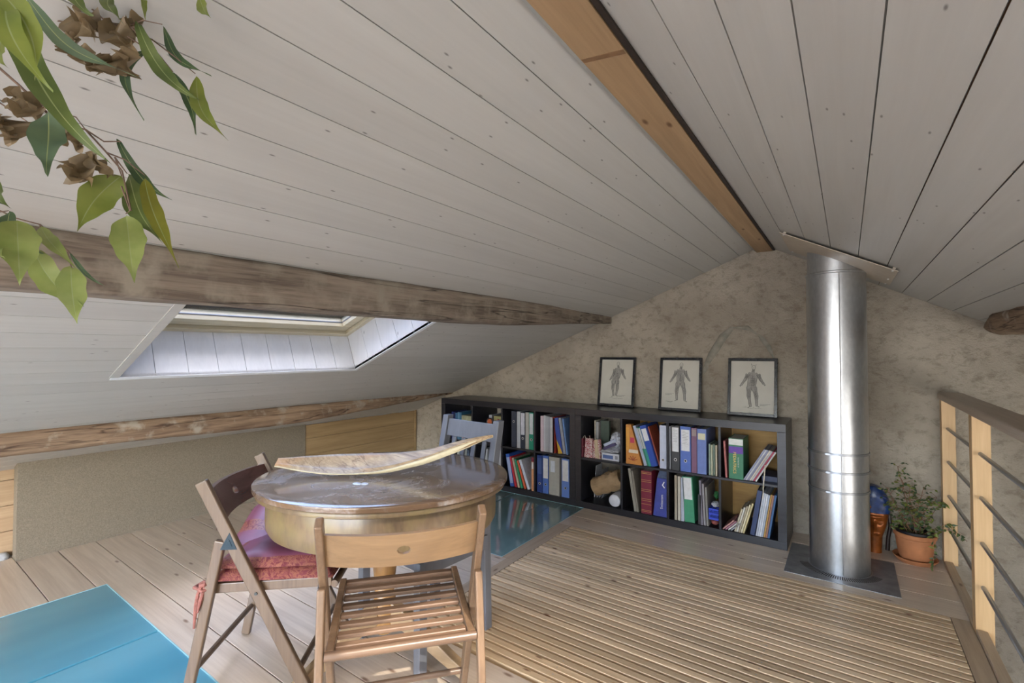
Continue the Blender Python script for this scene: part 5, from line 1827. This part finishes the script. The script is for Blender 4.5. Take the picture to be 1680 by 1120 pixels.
# ------------------------------------------------------------------ hanging fig branches in the near corner
LEAVES=[
((-0.939, 0.3, 1.803),(-0.836, 0.34, 1.692),0.018,0.12,'a'),
((-0.943, 0.273, 1.785),(-0.834, 0.318, 1.65),0.028,0.10,'b'),
((-0.894, 0.334, 1.72),(-0.816, 0.356, 1.587),0.029,0.10,'c'),
((-0.986, 0.292, 1.775),(-0.953, 0.282, 1.637),0.019,0.18,'d'),
((-0.948, 0.32, 1.735),(-0.881, 0.334, 1.607),0.019,-0.05,'a'),
((-0.949, 0.232, 1.818),(-0.89, 0.238, 1.743),0.022,0.10,'b'),
((-0.965, 0.28, 1.852),(-0.925, 0.274, 1.793),0.010,0.00,'c'),
((-0.89, 0.334, 1.854),(-0.836, 0.337, 1.789),0.022,0.05,'c'),
((-0.781, 0.109, 1.672),(-0.627, 0.185, 1.543),0.019,0.08,'d'),
((-0.718, 0.094, 1.624),(-0.595, 0.15, 1.438),0.030,0.07,'b'),
((-0.61, 0.074, 1.567),(-0.547, 0.084, 1.478),0.026,-0.10,'c'),
((-0.603, 0.079, 1.561),(-0.533, 0.094, 1.469),0.023,0.08,'c'),
((-0.962, 0.167, 1.607),(-0.921, 0.162, 1.496),0.047,0.00,'d'),
((-0.998, 0.265, 1.547),(-1.02, 0.215, 1.445),0.056,0.06,'c'),
((-1.015, 0.278, 1.559),(-0.929, 0.305, 1.427),0.042,0.06,'b'),
((-0.941, 0.281, 1.54),(-0.864, 0.304, 1.38),0.030,0.04,'f'),
((-0.944, 0.257, 1.471),(-0.895, 0.257, 1.354),0.053,0.00,'e'),
((-1.035, 0.274, 1.618),(-0.929, 0.315, 1.506),0.022,0.10,'a'),
((-1.029, 0.148, 1.45),(-0.984, 0.146, 1.348),0.058,0.00,'e'),
((-1.086, 0.13, 1.523),(-1.017, 0.144, 1.459),0.022,0.10,'b'),
((-1.097, 0.148, 1.476),(-1.011, 0.174, 1.401),0.029,0.12,'a'),
((-1.056, 0.178, 1.454),(-0.967, 0.206, 1.375),0.025,0.05,'e'),
((-1.032, 0.172, 1.405),(-0.936, 0.205, 1.319),0.044,0.08,'e'),
((-0.975, 0.2, 1.378),(-0.93, 0.198, 1.293),0.041,0.02,'e'),
((-1.015, 0.208, 1.405),(-0.932, 0.231, 1.35),0.008,0.05,'d'),
((-1.039, 0.117, 1.422),(-0.972, 0.129, 1.38),0.042,0.10,'e'),
((-0.729, 0.087, 1.582),(-0.674, 0.091, 1.527),0.020,0.10,'c'),
((-0.796, 0.159, 1.718),(-0.738, 0.165, 1.658),0.019,0.10,'b'),
]
DRIED=[
((-1.046, 0.199, 1.829),(-1.023, 0.228, 1.808),0.042),
((-1.023, 0.204, 1.797),(-1.003, 0.232, 1.767),0.039),
((-0.982, 0.246, 1.791),(-0.961, 0.274, 1.751),0.039),
((-0.968, 0.233, 1.724),(-0.965, 0.248, 1.7),0.045),
((-0.945, 0.249, 1.732),(-0.94, 0.266, 1.695),0.043),
((-1.045, 0.201, 1.767),(-1.039, 0.219, 1.749),0.030),
((-1.074, 0.147, 1.654),(-1.059, 0.172, 1.614),0.040),
((-1.077, 0.134, 1.618),(-1.076, 0.148, 1.578),0.044),
((-1.018, 0.202, 1.557),(-0.999, 0.228, 1.522),0.038),
((-1.007, 0.222, 1.573),(-0.981, 0.253, 1.539),0.021),
((-0.99, 0.264, 1.805),(-0.975, 0.288, 1.789),0.031),
((-1.003, 0.186, 1.623),(-1.007, 0.197, 1.575),0.022),
((-0.972, 0.218, 1.71),(-0.97, 0.232, 1.697),0.020),
((-1.016, 0.211, 1.748),(-1.01, 0.228, 1.72),0.023),
((-1.032, 0.203, 1.608),(-1.025, 0.221, 1.578),0.021),
]
TWIGS=[
[ (-1.159, 0.122, 1.738),(-1.134, 0.14, 1.716),(-1.106, 0.16, 1.686),(-1.078, 0.181, 1.65),(-1.054, 0.199, 1.623),(-1.021, 0.223, 1.616),(-0.993, 0.244, 1.578),(-0.972, 0.259, 1.548),(-0.961, 0.269, 1.482) ],
[ (-1.151, 0.129, 1.673),(-1.115, 0.155, 1.643),(-1.086, 0.176, 1.618) ],
[ (-1.109, 0.155, 1.809),(-1.064, 0.188, 1.797),(-1.019, 0.22, 1.787),(-0.97, 0.255, 1.784),(-0.941, 0.275, 1.796),(-0.915, 0.293, 1.789) ],
[ (-1.018, 0.219, 1.824),(-0.986, 0.243, 1.789),(-0.957, 0.263, 1.784),(-0.933, 0.281, 1.759),(-0.902, 0.305, 1.711) ],
[ (-0.957, 0.263, 1.784),(-0.943, 0.273, 1.785) ],
[ (-0.952, 0.268, 1.777),(-0.929, 0.284, 1.764),(-0.896, 0.308, 1.733),(-0.872, 0.326, 1.708) ],
[ (-0.962, 0.261, 1.769),(-0.938, 0.278, 1.75) ],
[ (-1.021, 0.223, 1.616),(-0.996, 0.241, 1.596),(-0.973, 0.257, 1.596) ],
[ (-0.993, 0.244, 1.578),(-0.968, 0.262, 1.566),(-0.941, 0.281, 1.54) ],
[ (-0.98, 0.253, 1.566),(-0.973, 0.259, 1.539) ],
[ (-0.982, 0.252, 1.57),(-0.965, 0.264, 1.543) ],
[ (-0.973, 0.259, 1.522),(-0.962, 0.268, 1.482),(-0.968, 0.264, 1.477) ],
[ (-1.162, 0.126, 1.497),(-1.137, 0.144, 1.482),(-1.114, 0.16, 1.469),(-1.083, 0.183, 1.459),(-1.048, 0.209, 1.417),(-1.042, 0.214, 1.387) ],
[ (-1.141, 0.132, 1.829),(-1.085, 0.174, 1.738),(-1.078, 0.181, 1.65) ],
[ (-1.078, 0.181, 1.65),(-1.072, 0.186, 1.646) ],
[ (-1.106, 0.16, 1.686),(-1.078, 0.181, 1.656),(-1.033, 0.214, 1.636),(-1.021, 0.223, 1.616) ],
[ (-1.154, 0.132, 1.477),(-1.126, 0.152, 1.482) ],
[ (-1.083, 0.183, 1.459),(-1.087, 0.181, 1.414) ],
[ (-1.048, 0.209, 1.417),(-1.041, 0.214, 1.409) ],
]

t = thing('weeping_fig', 'leafy fig branches with some dried brown leaves hanging into the near corner', 'plant', (-1.0, 0.15, 1.45))
O_ = Vector((-1.0, 0.15, 1.45))
idx = {k: i for i, k in enumerate('abcdef')}
mb = MB()
lr = random.Random(3)
for a, b, w_, bd, kd in LEAVES:
    leaf(mb, Vector(a), Vector(b), w_*0.82, bd, idx[kd], lr.uniform(-0.35, 0.35), nu=22, wave=0.20 if kd in 'abd' else 0.08, vein=6)
mb.v = [v-O_ for v in mb.v]
mb.build('foliage', [LF[k] for k in 'abcdef']+[leafmat('leaf_vein', (120, 134, 84), (140, 150, 100))], t)
mb = MB()
for a, b, w_ in DRIED:
    a, b = Vector(a), Vector(b)
    leaf(mb, a, b, w_*1.3, lr.uniform(-0.2, 0.2), 0, lr.uniform(-0.6, 0.6), nu=12, wave=0.34, curl=0.45)
    leaf(mb, a, a.lerp(b, 0.8)+Vector((lr.uniform(-0.015, 0.015), 0, lr.uniform(-0.01, 0.01))), w_*0.9, lr.uniform(-0.3, 0.3), 0, lr.uniform(-1.2, 1.2), nu=10, wave=0.4, curl=0.7)
mb.v = [v-O_ for v in mb.v]
mb.build('dried_leaves', DRY, t)
mb = MB()
for s_ in TWIGS:
    n = len(s_)
    r0 = 0.0022 if n > 6 else 0.0014
    mb.tube([Vector(p)-O_ for p in s_], [r0*(1-0.45*i/max(1, n-1)) for i in range(n)], 7, 0)
mb.build('twigs', plain('twig_bark', (104, 84, 72), 0.8, var=0.12, scale=60, bump=0.2), t)
bpy.context.view_layer.update()
